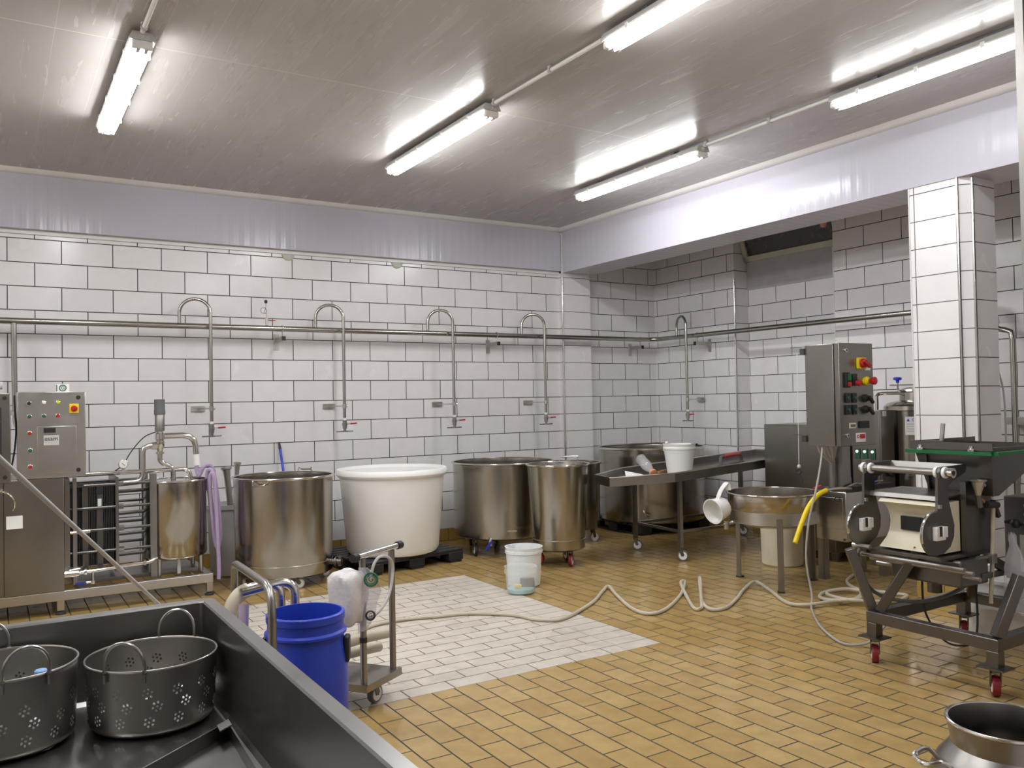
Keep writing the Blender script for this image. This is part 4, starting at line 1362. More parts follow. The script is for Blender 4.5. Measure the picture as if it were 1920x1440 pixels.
# pressure tank with label
tk = thing('steel_tank', 'tall steel tank with blue knob on its lid behind the tiled pillar', 'tank', (6.78, -3.73, 0))
tx, ty = 6.78, -3.73
m = MB().lathe((tx, ty, 0), [(0, .30), (.2, .28), (.28, .33), (.28, 1.33), (.288, 1.335), (.285, 1.37), (.25, 1.40), (.17, 1.415), (.155, 1.42), (.15, 1.49), (.0, 1.49)], 56)
m.build('body', M_stv, tk)
m = MB().lathe((tx, ty, 1.49), [(0, 0), (.165, 0), (.17, .01), (.165, .022), (.12, .04), (0, .05)], 40)
m.build('lid', M_stp, tk)
for a in (R(90), R(210), R(330)):
    MB().cyl((tx + .2 * math.cos(a), ty + .2 * math.sin(a), 0), (tx + .2 * math.cos(a), ty + .2 * math.sin(a), .31), .025, n=12).build('leg', M_stw, tk)
MB().bar((tx - .16, ty + .17, 1.555), (tx + .12, ty - .15, 1.555), .05, .012).build('clamp_bar', M_st, tk)
MB().cyl((tx - .115, ty + .12, 1.51), (tx - .115, ty + .12, 1.60), .008, n=8).build('clamp_stud', M_st, tk)
MB().lathe((tx - .115, ty + .12, 1.575), [(.014, 0), (.014, .02), (.035, .026), (.035, .045), (.025, .05), (0, .052)], 16).build('clamp_knob', M_bluek, tk)
m = MB().tube([(6.52, -3.50, 1.25), (6.52, -3.50, 1.46), (6.53, -3.515, 1.48), (6.55, -3.54, 1.485), (6.66, -3.65, 1.485)], .016, 10)
m.build('vent_pipe', M_stp, tk)
nrm = Vector((-.86, -.51, 0))
sdv = Vector((.51, -.86, 0))
lc = Vector((tx, ty, 1.215)) + nrm * .284
lb = MB().obox(lc + Vector((0, 0, -.01)), sdv, nrm, (0, 0, 1), .20, .004, .155).build('caution_label', M_paper, tk)
MB().prism([(0, 0), (.02, 0), (.01, .017)], 1, 0, .001).build('tmp', M_bluek)
bpy.data.objects.remove(bpy.data.objects['tmp'])
text_mesh('caution_lettering', 'CAUTION', .036, M_bluek, lb, lc + nrm * .0035 + Vector((0, 0, .04)) + sdv * .035, sdv, (0, 0, 1), .0005)
a0 = lc + nrm * .0035 + Vector((0, 0, .04)) - sdv * .075
MB().add([a0 - sdv * .012 - Vector((0, 0, .012)), a0 + sdv * .012 - Vector((0, 0, .012)), a0 + Vector((0, 0, .012))], [(0, 1, 2)]).build('caution_triangle', M_bluek, lb)
for k in range(4):
    MB().obox(lc + nrm * .0028 + Vector((0, 0, .005 - k * .02)), sdv, nrm, (0, 0, 1), .17, .001, .006).build('label_line', M_lgry, lb)
# chrome tap with blue jar behind the machine
tp = thing('chrome_tap', 'chrome pump tap standing behind the steel machine housing', 'tap', (5.98, -3.72, .74))
m = MB().tube([(5.98, -3.74, .745), (5.98, -3.74, .86), (5.975, -3.745, .89), (5.94, -3.76, .905), (5.91, -3.78, .88), (5.905, -3.785, .84)], .012, 10, sub=3)
m.cyl((5.98, -3.74, .89), (5.98, -3.74, .94), .02, n=14).cyl((5.98, -3.74, .74), (5.98, -3.74, .765), .03, n=14)
m.build('spout', M_stp, tp)
MB().bar((5.98, -3.74, .935), (6.03, -3.77, .945), .014, .01).build('lever', M_stp, tp)
jr = MB().lathe((6.02, -3.80, .742), [(0, 0), (.03, 0), (.032, .01), (.032, .07), (.02, .085), (.02, .095), (0, .095)], 18).build('plastic_bottle', M_bluek, org=(6.02, -3.80, .742))
tag(jr, 'small blue bottle on the machine top beside the chrome tap', 'bottle')
rl = MB().lathe((5.75, -3.72, .742), [(0, 0), (.055, 0), (.06, .02), (.055, .075), (.03, .10), (0, .105)], 24).build('plastic_canister', M_lgry, org=(5.75, -3.72, .742))
tag(rl, 'round pale grey canister on the machine top under the control cabinet', 'canister')

# ================================================================== moulding machine
mm = thing('moulding_machine', 'wheeled steel moulding machine with green-rimmed hopper and white block', 'machine', (4.4, -5.5, 0))
fx, bx_, ly, ry = 4.0, 4.86, -5.205, -5.86
m = MB()
zt_ = .255
m.bar((fx, ly + .03, zt_), (fx, ry - .03, zt_), .06, .06)
m.bar((bx_, ly + .03, zt_), (bx_, ry - .03, zt_), .06, .06)
m.bar((fx + .03, ly, zt_), (bx_ - .03, ly, zt_), .06, .06)
m.bar((fx + .03, ry, zt_), (bx_ - .03, ry, zt_), .06, .06)
for x in (fx, bx_):
    for y in (ly, ry):
        m.bar((x, y, .14), (x, y, zt_ - .03), .06, .06)
m.build('base_frame', M_std, mm, bev=.004)
for x in (fx, bx_):
    for y in (ly, ry):
        MB().obox((x, y, .145), (1, 0, 0), (0, 1, 0), (0, 0, 1), .11, .13, .008).build('guard_plate', M_std, mm)
        caster(mm, x, y, .141, .05, R(38), M_redw, .034, .06)
# inclined legs
for (p, q) in (((fx + .02, ly - .02, .285), (fx + .13, ly - .19, .64)), ((fx + .02, ry + .0, .285), (fx + .13, ry - .06, .58)),
               ((fx + .03, ly + .03, .28), (fx - .06, ly + .10, .62)), ((bx_ - .05, ry + .1, .285), (bx_ - .25, ry + .13, .62)), ((bx_ - .05, ly - .08, .285), (bx_ - .2, ly - .2, .62))):
    MB().bar(p, q, .05, .05).build('leg', M_std, mm, bev=.004)
# bed and rails below the block
m = MB().box(4.03, 4.53, -5.58, -5.16, .605, .62)
m.build('bed_plate', M_std, mm)
for (z, x) in ((.585, 4.02), (.555, 4.10), (.52, 4.16)):
    MB().cyl((x, -5.12, z), (x, -5.71, z), .012, n=10).build('guide_rail', M_stw, mm)
MB().cyl((3.99, -5.20, .635), (3.99, -5.09, .635), .014, n=10).build('crank_pin', M_st, mm)
m = MB().box(4.14, 4.40, -5.62, -5.22, .46, .60)
m.build('gear_housing', M_std, mm, bev=.01)
# body behind the block: side plates and back
m = MB().box(4.282, 4.53, -5.575, -5.545, .60, 1.0)
m.build('side_plate', M_std, mm)
MB().box(4.282, 4.53, -5.155, -5.13, .60, .92).build('side_plate', M_std, mm)
MB().box(4.30, 4.40, -5.545, -5.155, .60, .925).build('back_plate', M_std, mm)
# white moulding block with a hollow cylindrical face and a dark slot
cxr, czr, rr = 4.085, .745, .128
prof = [(4.28, .63), (4.08, .63)]
for k in range(9):
    a = R(-62 + k * 15.5)
    prof.append((cxr - .025 + rr * math.cos(a) * 1.0, czr + .02 + rr * math.sin(a) * .95))
prof += [(4.08, .88), (4.105, .898), (4.28, .898)]
m = MB()
m.prism([(a, b) for a, b in prof], 1, -5.540, -5.19)
m.build('mould_block', M_cream, mm, bev=.003)
MB().box(4.165, 4.21, -5.50, -5.27, .725, .80).build('slot', M_blk, mm)
# arm plates with disc ends
def arm(y, lab):
    cx_, cz_, r_ = 4.022, .745, .112
    poly = [(4.055, 1.03), (4.05, .89), (4.045, .862)]
    for k in range(13):
        a = R(84 + k * 15.4)
        poly.append((cx_ + r_ * math.cos(a), cz_ + r_ * math.sin(a)))
    poly += [(4.09, .637), (4.155, .668), (4.19, .72), (4.195, .78), (4.17, .85), (4.145, .93), (4.15, .985), (4.19, 1.01), (4.31, 1.05), (4.322, 1.07), (4.312, 1.092), (4.14, 1.088), (4.11, 1.09), (4.082, 1.082), (4.072, 1.06), (4.078, 1.04)]
    m = MB().prism(poly, 1, y - .007, y + .007)
    o = m.build('arm_plate', M_std, mm)
    lk = MB().box(3.995, 4.075, y - .033, y - .007, .715, .785).build('latch_block', M_wp, o, bev=.003)
    MB().box(4.038, 4.080, y - .042, y - .033, .73, .785).build('latch_cap', M_wp, lk, bev=.003)
    MB().box(4.018, 4.038, y - .036, y - .03, .737, .787).build('latch_slot', M_blk, lk)
    MB().tube([(cx_ + r_ * math.cos(R(a)), y, cz_ + r_ * math.sin(R(a))) for a in range(95, 205, 8)], .0075, 8).build('edge_bead', M_stp, o)
    MB().obox((4.06, y - .012, .885), (1, 0, 0), (0, 1, 0), (0, 0, 1), .02, .012, .02).build('side_lug', M_st, o)
    return o


arm(-5.12, 0)
arm(-5.553, 0)
MB().cyl((4.10, -5.07, 1.06), (4.10, -5.605, 1.06), .019, n=18).build('roller', M_stw, mm)
for y in (-5.095, -5.14, -5.53, -5.575):
    MB().lathe((4.10, y - .008, 1.06), [(0, 0), (.028, 0), (.03, .004), (.03, .012), (.028, .016), (0, .016)], 20, (0, 1, 0)).build('bushing', M_wp, mm)
m = MB().lathe((4.10, -5.60, 1.06), [(.01, 0), (.026, 0), (.026, .02), (.010, .02)], 20, (0, -1, 0))
m.build('roller_nut', M_stp, mm)
m = MB().lathe((4.10, -5.615, 1.06), [(0, 0), (.013, 0), (.013, .007), (0, .007)], 16, (0, -1, 0))
m.build('bore', M_blk, mm)
# stretcher sheet at the back of the arms and the bench tray with its bright lip
MB().prism([(4.292, 1.04), (4.304, 1.04), (4.318, 1.088), (4.306, 1.092)], 1, -5.543, -5.127).build('stretcher_sheet', M_stw, mm)
m = MB().prism([(4.125, .915), (4.40, .93), (4.40, .938), (4.125, .925)], 1, -5.543, -5.127)
m.build('bench_tray', M_std, mm)
MB().prism([(4.095, .908), (4.125, .91), (4.125, .932), (4.105, .93)], 1, -5.543, -5.127).build('front_lip', M_stw, mm)
# hopper
def rect(x0, x1, y0, y1, z):
    return [Vector((x0, y0, z)), Vector((x1, y0, z)), Vector((x1, y1, z)), Vector((x0, y1, z))]


m = MB()
m.rings([rect(4.40, 4.455, -5.655, -5.30, .92), rect(4.36, 4.98, -5.675, -5.24, 1.15), rect(4.36, 4.98, -5.675, -5.24, 1.18),
         rect(4.37, 4.97, -5.665, -5.25, 1.18), rect(4.37, 4.97, -5.665, -5.25, 1.15), rect(4.41, 4.445, -5.64, -5.31, .93)], cap0=True, cap1=True)
hop = m.build('hopper', M_std, mm, flat=True)
m = MB()
for a, b in (((4.335, -5.70), (5.0, -5.70)), ((4.335, -5.22), (5.0, -5.22)), ((4.335, -5.70), (4.335, -5.22)), ((5.0, -5.70), (5.0, -5.22))):
    m.bar((*a, 1.15), (*b, 1.15), .045, .018)
m.build('rim_gasket', M_green, hop)
for (x, y) in ((4.335, -5.29), (4.335, -5.58)):
    MB().lathe((x, y, 1.16), [(.018, 0), (.018, .012), (.01, .016), (.01, .028), (0, .028)], 10).build('rim_bolt', M_stp, hop)
m = MB().bar((4.345, -5.69, 1.185), (4.345, -5.225, 1.185), .006, .04).bar((4.345, -5.23, 1.185), (4.99, -5.23, 1.185), .006, .045)
m.build('splash_rim', M_std, hop)
MB().bar((4.40, -5.26, 1.20), (4.40, -5.39, 1.20), .022, .018).build('stirrer_arm', M_std, mm)
MB().cyl((4.41, -5.372, 1.205), (4.415, -5.38, 1.305), .012, n=12).build('stirrer_handle', M_st, mm)
MB().bar((4.36, -5.31, 1.13), (4.385, -5.31, .92), .022, .012).build('hopper_strap', M_std, mm)
m = MB().box(4.405, 4.45, -5.54, -5.30, .62, .925)
m.build('hopper_neck', M_std, mm, bev=.005)
# funnel, hose elbow and blue-black tap on the near side
FY2 = -5.615
m = MB().lathe((4.330, FY2, .925), [(.014, 0), (.018, .02), (.030, .055), (.034, .075), (.044, .08), (.045, .086), (.034, .086), (.0, .05)], 24)
m.build('funnel', M_st, mm)
m = MB().tube([(4.330, FY2, .93), (4.333, FY2, .90), (4.340, FY2, .865)], .017, 10)
m.build('funnel_stem', M_std, mm)
m = MB().tube([(4.365, FY2, .985), (4.400, FY2, .975), (4.440, FY2, .94), (4.460, FY2, .90)], .010, 10, sub=4)
m.build('elbow_hose', M_lgry, mm)
m = MB().cyl((4.400, FY2, .875), (4.500, FY2 - .005, .865), .019, n=12).bar((4.465, FY2, .89), (4.505, FY2 - .005, .80), .026, .02)
m.build('tap', M_blk2, mm)
m = MB().obox((4.355, FY2, .905), (.8, 0, -.5), (0, 1, 0), (.5, 0, .8), .06, .016, .012)
m.build('copper_clip', M_wood, mm)
MB().box(4.365, 4.445, -5.552, -5.50, .900, .914).build('red_strip', M_red, mm)
MB().tube([(4.470, FY2, .86), (4.460, FY2, .72), (4.450, FY2, .60), (4.425, FY2, .42), (4.420, FY2, .345)], .011, 10).build('drain_hose', M_creamh, mm)
m = MB().obox((4.427, FY2, .585), (1, 0, 0), (0, 1, 0), (0, 0, 1), .05, .045, .05)
m.build('clamp_block', M_st, mm)
MB().cyl((4.305, FY2, .60), (4.405, FY2, .595), .012, n=10).build('shaft', M_stw, mm)
m = MB().bar((4.455, FY2 + .0, .565), (4.945, FY2 - .03, .34), .03, .05)
m.build('lever_arm', M_std, mm)
m = MB().bar((4.325, FY2, .50), (4.565, FY2, .495), .02, .03)
m.build('lever_arm', M_std, mm)
# motor box to the rear with levers, plastic bag
mb_ = MB().box(4.86, 5.22, -5.80, -5.46, .40, .875).build('motor_box', M_gryp, mm, bev=.008)
for k in range(3):
    MB().lathe((4.858, -5.60, .83 - k * .05), [(.018, 0), (.018, .02), (.012, .028), (0, .028)], 14, (-1, 0, 0)).build('knob', M_lgry, mb_)
m = MB().cyl((4.80, -5.52, .735), (4.86, -5.52, .735), .012, n=8).ball((4.79, -5.56, .73), .028, 10).bar((4.80, -5.50, .735), (4.79, -5.60, .73), .02, .014)
m.build('lever', M_blk, mb_)
m = MB().box(4.852, 4.86, -5.70, -5.55, .45, .66)
m.build('cover_plate', M_lgry, mb_)
MB().bar((4.86, -5.50, .28), (5.0, -5.55, .42), .05, .05).build('box_strut', M_std, mm)
bg = thing('plastic_bag', 'limp clear plastic bag hanging beside the moulding machine motor box', 'bag', (4.49, -5.72, .4))
m = MB()
rs = []
for k, (z, r1) in enumerate(((.72, .012), (.70, .02), (.67, .016), (.62, .035), (.54, .05), (.45, .055), (.38, .06), (.33, .058), (.31, .04))):
    rs.append([Vector((4.48 + r1 * .7 * math.cos(t) * (1 + .15 * math.sin(3 * t + k)), -5.70 - .004 * k + r1 * math.sin(t) * (1 + .2 * math.sin(5 * t + k)), z + .012 * math.sin(4 * t + k))) for t in [2 * math.pi * q / 24 for q in range(24)]])
m.rings(rs)
m.build('film', M_film, bg)
# electric cables under it
m = MB().tube([(4.10, -5.10, .66), (4.05, -5.09, .60), (4.05, -5.07, .52), (4.12, -5.12, .36), (4.25, -5.25, .31), (4.4, -5.35, .33), (4.55, -5.42, .40), (4.58, -5.45, .46)], .011, 8, sub=5)
m.build('cable_loom', M_gryp, mm)
m = MB().tube([(4.30, -5.30, .44), (4.35, -5.28, .25), (4.45, -5.30, .10), (4.5, -5.36, .05), (4.6, -5.42, .08), (4.66, -5.40, .30), (4.60, -5.40, .46)], .006, 6, sub=5)
m.build('thin_cable', M_blk2, mm)
m = MB().cyl((4.50, -5.25, .33), (4.50, -5.25, .46), .04, n=16).cyl((4.5, -5.25, .46), (4.5, -5.25, .48), .05, n=16)
m.build('drive_motor', M_std, mm)
# white tub behind
wt = thing('white_tub', 'low white plastic tub on the floor behind the moulding machine', 'tub', (5.25, -5.6, 0))
def rrect(x0, x1, y0, y1, r, z, n=6):
    P = []
    for (cx, cy, a0) in ((x1 - r, y1 - r, 0), (x0 + r, y1 - r, 90), (x0 + r, y0 + r, 180), (x1 - r, y0 + r, 270)):
        for k in range(n + 1):
            a = R(a0 + 90 * k / n)
            P.append(Vector((cx + r * math.cos(a), cy + r * math.sin(a), z)))
    return P


m = MB()
m.rings([rrect(4.98, 5.50, -6.25, -5.10, .07, .0), rrect(4.95, 5.53, -6.28, -5.07, .09, .33), rrect(4.93, 5.55, -6.30, -5.05, .09, .335), rrect(4.93, 5.55, -6.30, -5.05, .09, .355), rrect(4.97, 5.51, -6.26, -5.09, .08, .355), rrect(5.0, 5.48, -6.23, -5.12, .07, .015)])
m.build('body', M_tub, wt)
# white cable down the pillar
o = MB().tube([(5.95, -4.87, 1.62), (6.02, -4.86, 1.50), (6.06, -4.85, 1.30), (6.05, -4.85, .9), (6.0, -4.86, .1), (5.98, -4.87, .006)], .007, 8, sub=5).build('wall_cable', M_lgry, org=(6, -4.86, 0))
tag(o, 'thin pale cable bowing out beside the tiled pillar', 'cable')

# ================================================================== milk can
kx, kyy = 2.197, -6.88
ck = thing('milk_can', 'open stainless milk can at the bottom corner beside the tiled wall end', 'milk can', (kx, kyy, 0))
m = MB().lathe((kx, kyy, 0), [(0, .02), (.19, .0), (.20, .01), (.205, .03), (.205, .38), (.20, .42), (.175, .475), (.15, .505), (.138, .52), (.138, .525), (.147, .577), (.151, .58), (.151, .585), (.142, .585), (.134, .53), (.14, .50), (.17, .46), (.195, .40), (.195, .03), (0, .025)], 72)
m.build('body', M_stw, ck)
MB().ring((kx, kyy, .583), .1475, .005, 64, 8).build('rim', M_stp, ck)
for a in (R(148), R(-32)):
    u = Vector((math.cos(a), math.sin(a), 0))
    t_ = Vector((-u.y, u.x, 0))
    c = Vector((kx, kyy, 0))
    P = [c + u * .165 + t_ * .05 + Vector((0, 0, .485)), c + u * .195 + t_ * .05 + Vector((0, 0, .515)), c + u * .235 + t_ * .035 + Vector((0, 0, .505)), c + u * .24 + Vector((0, 0, .50)), c + u * .235 - t_ * .035 + Vector((0, 0, .505)), c + u * .195 - t_ * .05 + Vector((0, 0, .515)), c + u * .165 - t_ * .05 + Vector((0, 0, .485))]
    P = [q - Vector((0, 0, .018)) for q in P]
    MB().tube(P, .0065, 8, sub=4).build('handle', M_stp, ck)

# ================================================================== blue drum, pump trolley, hose trolley
dx, dy = 1.004, -4.607
dm = thing('plastic_drum', 'open blue plastic drum beside the steel sink', 'drum', (dx, dy, 0))
m = MB().lathe((dx, dy, 0), [(0, .012), (.13, 0), (.150, .008), (.163, .05), (.172, .15), (.175, .30), (.172, .40), (.160, .485), (.157, .505), (.170, .512), (.170, .522), (.158, .53), (.158, .565), (.163, .570), (.163, .597), (.158, .601), (.150, .601), (.148, .56), (.150, .48), (.163, .38), (.165, .2), (.15, .03), (0, .02)], 72)
m.build('body', M_blue, dm)
for a in (R(150), R(-28)):
    c = Vector((dx + .172 * math.cos(a), dy + .172 * math.sin(a), .44))
    MB().obox(c, (math.cos(a), math.sin(a), 0), (-math.sin(a), math.cos(a), 0), (0, 0, 1), .025, .06, .11).build('handle_grip', M_blk, dm, bev=.008)

# pump trolley
dd = Vector((-.60, .80, 0))
ww = Vector((.84, .545, 0))
c0 = Vector((1.385, -4.315, 0))
c1 = Vector((1.607, -4.165, 0))
pt = thing('pump_trolley', 'steel pump trolley with T-bar and bagged motor box beside the blue drum', 'trolley', (1.3, -4.0, 0))
mid = (c0 + c1) / 2
m = MB().obox(mid + dd * .30 + Vector((0, 0, .135)), ww, dd, (0, 0, 1), .30, .64, .008)
m.obox(mid - dd * .015 + Vector((0, 0, .122)), ww, dd, (0, 0, 1), .30, .012, .035).obox(mid + ww * .147 + dd * .30 + Vector((0, 0, .122)), dd, ww, (0, 0, 1), .64, .012, .035).obox(mid - ww * .147 + dd * .30 + Vector((0, 0, .122)), dd, ww, (0, 0, 1), .64, .012, .035)
m.build('platform', M_stw, pt)
for s_ in (-1, 1):
    q = mid + ww * (s_ * .125) + dd * .012
    MB().cyl(q + Vector((0, 0, .135)), q + Vector((0, 0, .735)), .0165, n=14).build('post', M_stw, pt)
hb_ = MB().cyl(mid + ww * -.17 + dd * .012 + Vector((0, 0, .748)), mid + ww * .185 + dd * .012 + Vector((0, 0, .748)), .0155, n=14).build('handle_bar', M_stp, pt)
for s_ in (-.185, .195):
    q = mid + ww * s_ + dd * .012 + Vector((0, 0, .748))
    MB().cyl(q - ww * .018, q + ww * .018, .0205, n=16).build('grip_cap', M_blk, hb_)
for (q, a) in ((mid + dd * .05, R(30)), (mid + dd * .52 + ww * .10, R(30)), (mid + dd * .52 - ww * .10, R(30))):
    caster(pt, q.x, q.y, .118, .045, a, M_gryp, .03)
# bagged inverter on the near post
bxp = mid - ww * .125 + dd * .02 + Vector((-.062, .015, .565))
ivb = MB().obox(bxp, ww, dd, (0, 0, 1), .10, .10, .20).build('inverter_box', M_gryp, pt, bev=.01)
m = MB()
rs = []
for k, (z, s_) in enumerate(((-.135, .045), (-.12, .06), (-.06, .072), (.0, .076), (.06, .075), (.095, .074), (.112, .06), (.116, .03))):
    ring_ = []
    for t in [2 * math.pi * q / 28 for q in range(28)]:
        ct, st = math.cos(t), math.sin(t)
        r_ = s_ * (1 / max(abs(ct), abs(st)) ** .75) * (1 + .06 * math.sin(5 * t + 2 * k))
        ring_.append(bxp + ww * (ct * r_) + dd * (st * r_) + Vector((0, 0, z + .006 * math.sin(3 * t + k))))
    rs.append(ring_)
m.rings(rs)
bgf = m.build('bag_cover', M_bag, pt, ang=60)
nx = (Vector((-.50, -.86, .12))).normalized()
xd = Vector((.86, -.50, 0)).normalized()
# loose film hanging to the post side, printed with the round mark
lg_c = bxp + xd * .115 + nx * .03 + Vector((0, 0, .02))
m = MB()
rs = []
for k, (z, hw) in enumerate(((.13, .022), (.11, .035), (.07, .047), (.02, .05), (-.04, .04), (-.09, .045), (-.14, .03), (-.17, .015))):
    c_ = bxp + xd * (.112 - .012 * abs(k - 3)) + nx * (.018 + .008 * math.sin(k * 1.9)) + Vector((0, 0, z))
    rs.append([c_ + xd * (hw * math.cos(t)) + nx * (.012 * math.sin(t) + .006 * math.sin(3 * t + k)) for t in [2 * math.pi * q / 20 for q in range(20)]])
m.rings(rs)
m.build('loose_film', M_film, bgf, ang=60)
MB().ring(lg_c + Vector((0, 0, .055)), .030, .0055, 28, 6, nx).build('logo_ring', M_baglogo, bgf)
MB().ring(lg_c + Vector((0, 0, .055)), .021, .002, 24, 6, nx).build('logo_ring', M_baglogo, bgf)
text_mesh('logo_letter', 'G', .036, M_baglogo, bgf, lg_c + Vector((0, 0, .055)), xd, (0, 0, 1), .001)
MB().ring(lg_c + Vector((0, 0, -.115)) - xd * .005, .020, .005, 20, 6, nx).build('logo_ring', M_blk2, bgf)
text_mesh('logo_letter', 'G', .026, M_blk2, bgf, lg_c + Vector((0, 0, -.115)) - xd * .005, xd, (0, 0, 1), .001)
# white power lead looped over the handle
q = mid - ww * .02 + dd * .0
P = [mid - ww * .125 + dd * .03 + Vector((-.05, 0, .44)), mid - ww * .09 - dd * .03 + Vector((0, 0, .46)), mid + ww * .03 - dd * .03 + Vector((0, 0, .53)), mid + ww * .085 - dd * .02 + Vector((0, 0, .64)), mid + ww * .07 - dd * .015 + Vector((0, 0, .70)), mid + ww * .0 - dd * .01 + Vector((0, 0, .725)), mid - ww * .06 - dd * .01 + Vector((0, 0, .70)), mid - ww * .09 - dd * .005 + Vector((0, 0, .62))]
MB().tube(P, .0075, 8, sub=6).build('power_lead', M_lgry, pt)
# pump on the platform and its hose stubs
pp_ = mid + dd * .35 + Vector((0, 0, .139))
m = MB().cyl(pp_ + Vector((0, 0, .09)) - dd * .12, pp_ + Vector((0, 0, .09)) + dd * .12, .075, n=24).obox(pp_ + Vector((0, 0, .02)), ww, dd, (0, 0, 1), .14, .2, .04)
m.build('pump', M_st, pt)
for (o1, z1, z2) in ((.05, .30, .27), (.16, .21, .19)):
    a = mid + dd * (.12 + o1) - ww * .20 + Vector((0, 0, z1))
    b = mid + dd * (.10 + o1 * .6) + ww * .285 + Vector((0, 0, z2))
    MB().tube([a, a.lerp(b, .4) + Vector((0, 0, .012)), b], .027, 14, sub=5).build('hose_stub', M_creamh, pt)
MB().cyl(mid - ww * .125 + dd * .012 + Vector((0, 0, .335)), mid - ww * .125 + dd * .012 + Vector((0, 0, .36)), .0185, n=14).build('strap', M_blk, pt)

# hose trolley: U handle, braces, bent pipes and a thick hose
ht = thing('hose_trolley', 'steel U-frame trolley with bent pipes and thick hose behind the drum', 'trolley', (.84, -4.5, 0))
a = Vector((.80, -4.235, 0))
b = Vector((.80, -4.83, 0))
P = [a + Vector((0, 0, .04)), a + Vector((0, 0, .745)), a + Vector((0, -.012, .765)), a + Vector((0, -.04, .772)), b + Vector((0, .09, .765)), b + Vector((0, .04, .75)), b + Vector((0, .01, .71)), b + Vector((0, 0, .65)), b + Vector((0, 0, .04))]
MB().tube(P, .0165, 14).build('frame', M_stw, ht)
m = MB().cyl(a + Vector((0, 0, .48)), a + Vector((-.17, .02, .32)), .011, n=10)
m.cyl(a + Vector((-.17, .02, .32)), a + Vector((-.17, .02, .04)), .011, n=10)
m.build('brace', M_stw, ht)
m = MB().cyl(b + Vector((0, 0, .52)), b + Vector((-.12, .03, .38)), .011, n=10).cyl(b + Vector((-.12, .03, .38)), b + Vector((-.12, .03, .04)), .011, n=10)
m.build('brace', M_stp, ht)
m = MB().bar(a + Vector((0, 0, .06)), b + Vector((0, 0, .06)), .03, .03).bar(a + Vector((-.17, .02, .06)), b + Vector((-.12, .03, .06)), .03, .03).bar(a + Vector((0, -.05, .06)), a + Vector((-.17, -.05, .06)), .03, .03).bar(b + Vector((0, .05, .06)), b + Vector((-.13, .05, .06)), .03, .03)
m.build('base', M_stw, ht)
for q in (a + Vector((0, -.05, 0)), b + Vector((0, .06, 0)), a + Vector((-.16, -.05, 0)), b + Vector((-.12, .06, 0))):
    MB().cyl(q + Vector((0, -.012, .03)), q + Vector((0, .012, .03)), .03, n=18).build('wheel', M_gryp, ht)
for k in range(2):
    o_ = k * .065
    P = [(.80, -4.32 - o_ * .3, .655), (.86 + o_, -4.32 - o_ * .3, .672), (.93 + o_, -4.335, .675), (.965 + o_, -4.34, .655), (.975 + o_, -4.345, .62), (.975 + o_, -4.345, .50)]
    MB().tube(P, .021, 14, sub=4).build('bent_pipe', M_stp, ht)
P = [(.84, -4.31, .66), (.80, -4.32, .645), (.765, -4.33, .60), (.75, -4.34, .52), (.75, -4.35, .40), (.765, -4.36, .15)]
MB().tube(P, .032, 16, sub=5).build('thick_hose', M_creamh, ht)
P = [(.80, -4.40, .62), (.795, -4.41, .56), (.79, -4.42, .45), (.795, -4.43, .2)]
MB().tube(P, .022, 12, sub=4).build('purple_hose', M_purp, ht)
MB().obox((.815, -4.66, .40), (1, 0, 0), (0, 1, 0), (0, 0, 1), .03, .04, .08).build('hose_clamp', M_blk, ht, bev=.006)

# ================================================================== sink with baskets
SX0, SX1, SY0, SY1, SZ, SF = -1.7, .545, -7.3, -5.005, .80, .515
sn = thing('wash_sink', 'long steel wash sink holding two perforated baskets', 'sink', (-.5, -6.1, 0))
e = .05
m = MB()
oR = lambda z, d_=0: rrect(SX0 + d_, SX1 - d_, SY0 + d_, SY1 - d_, .035, z)
iR = lambda z, d_: rrect(SX0 + d_, SX1 - d_, SY0 + d_, SY1 - d_, .012, z)
m.rings([oR(SZ - .05), oR(SZ - .008), oR(SZ, .008), iR(SZ, e - .004), iR(SZ - .006, e), iR(SF + .012, e + .004), iR(SF, e + .016)], cap0=False, cap1=True)
m.rings([iR(SF - .012, e + .0), iR(SZ - .05, e - .012), oR(SZ - .05, .0)], cap0=True, cap1=False)
m.build('basin', M_sink, sn, ang=30)
for (x, y) in ((SX1 - .09, SY1 - .09), (SX0 + .09, SY1 - .09), (SX1 - .09, SY0 + .09), (SX0 + .09, SY0 + .09)):
    MB().bar((x, y, 0), (x, y, SF - .012), .04, .04).build('leg', M_stw, sn)
# loose tray with a folded rim in the sink
ty0 = thing('steel_tray', 'shallow steel tray with folded rim lying in the sink in front of the baskets', 'tray', (.1, -6.1, SF))
u = Vector((-.80, -.60, 0))
v = Vector((-.04, -1.0, 0)).normalized()
u = Vector((-.78, -.62, 0)).normalized()
cpt = Vector((.452, -5.60, SF))
m = MB()
def pat(a_, b_, z):
    return cpt + u * a_ + v * b_ + Vector((0, 0, z))


m.rings([[pat(0, 0, .004), pat(.62, 0, .004), pat(.62, 1.1, .004), pat(0, 1.1, .004)], [pat(0, 0, .05), pat(.62, 0, .05), pat(.62, 1.1, .05), pat(0, 1.1, .05)],
         [pat(.006, .006, .05), pat(.614, .006, .05), pat(.614, 1.094, .05), pat(.006, 1.094, .05)], [pat(.006, .006, .012), pat(.614, .006, .012), pat(.614, 1.094, .012), pat(.006, 1.094, .012)]])
m.build('pan', M_sink, ty0, flat=True)
m = MB().add([pat(.0, .0, .05), pat(.05, .0, .05), pat(.05, .05, .05), pat(0, .05, .05), pat(.0, .0, .054), pat(.05, .0, .054), pat(.05, .05, .054), pat(0, .05, .054)],
             [(0, 1, 2, 3), (4, 7, 6, 5), (0, 4, 5, 1), (1, 5, 6, 2), (2, 6, 7, 3), (3, 7, 4, 0)])
m.build('corner_gusset', M_st, ty0)


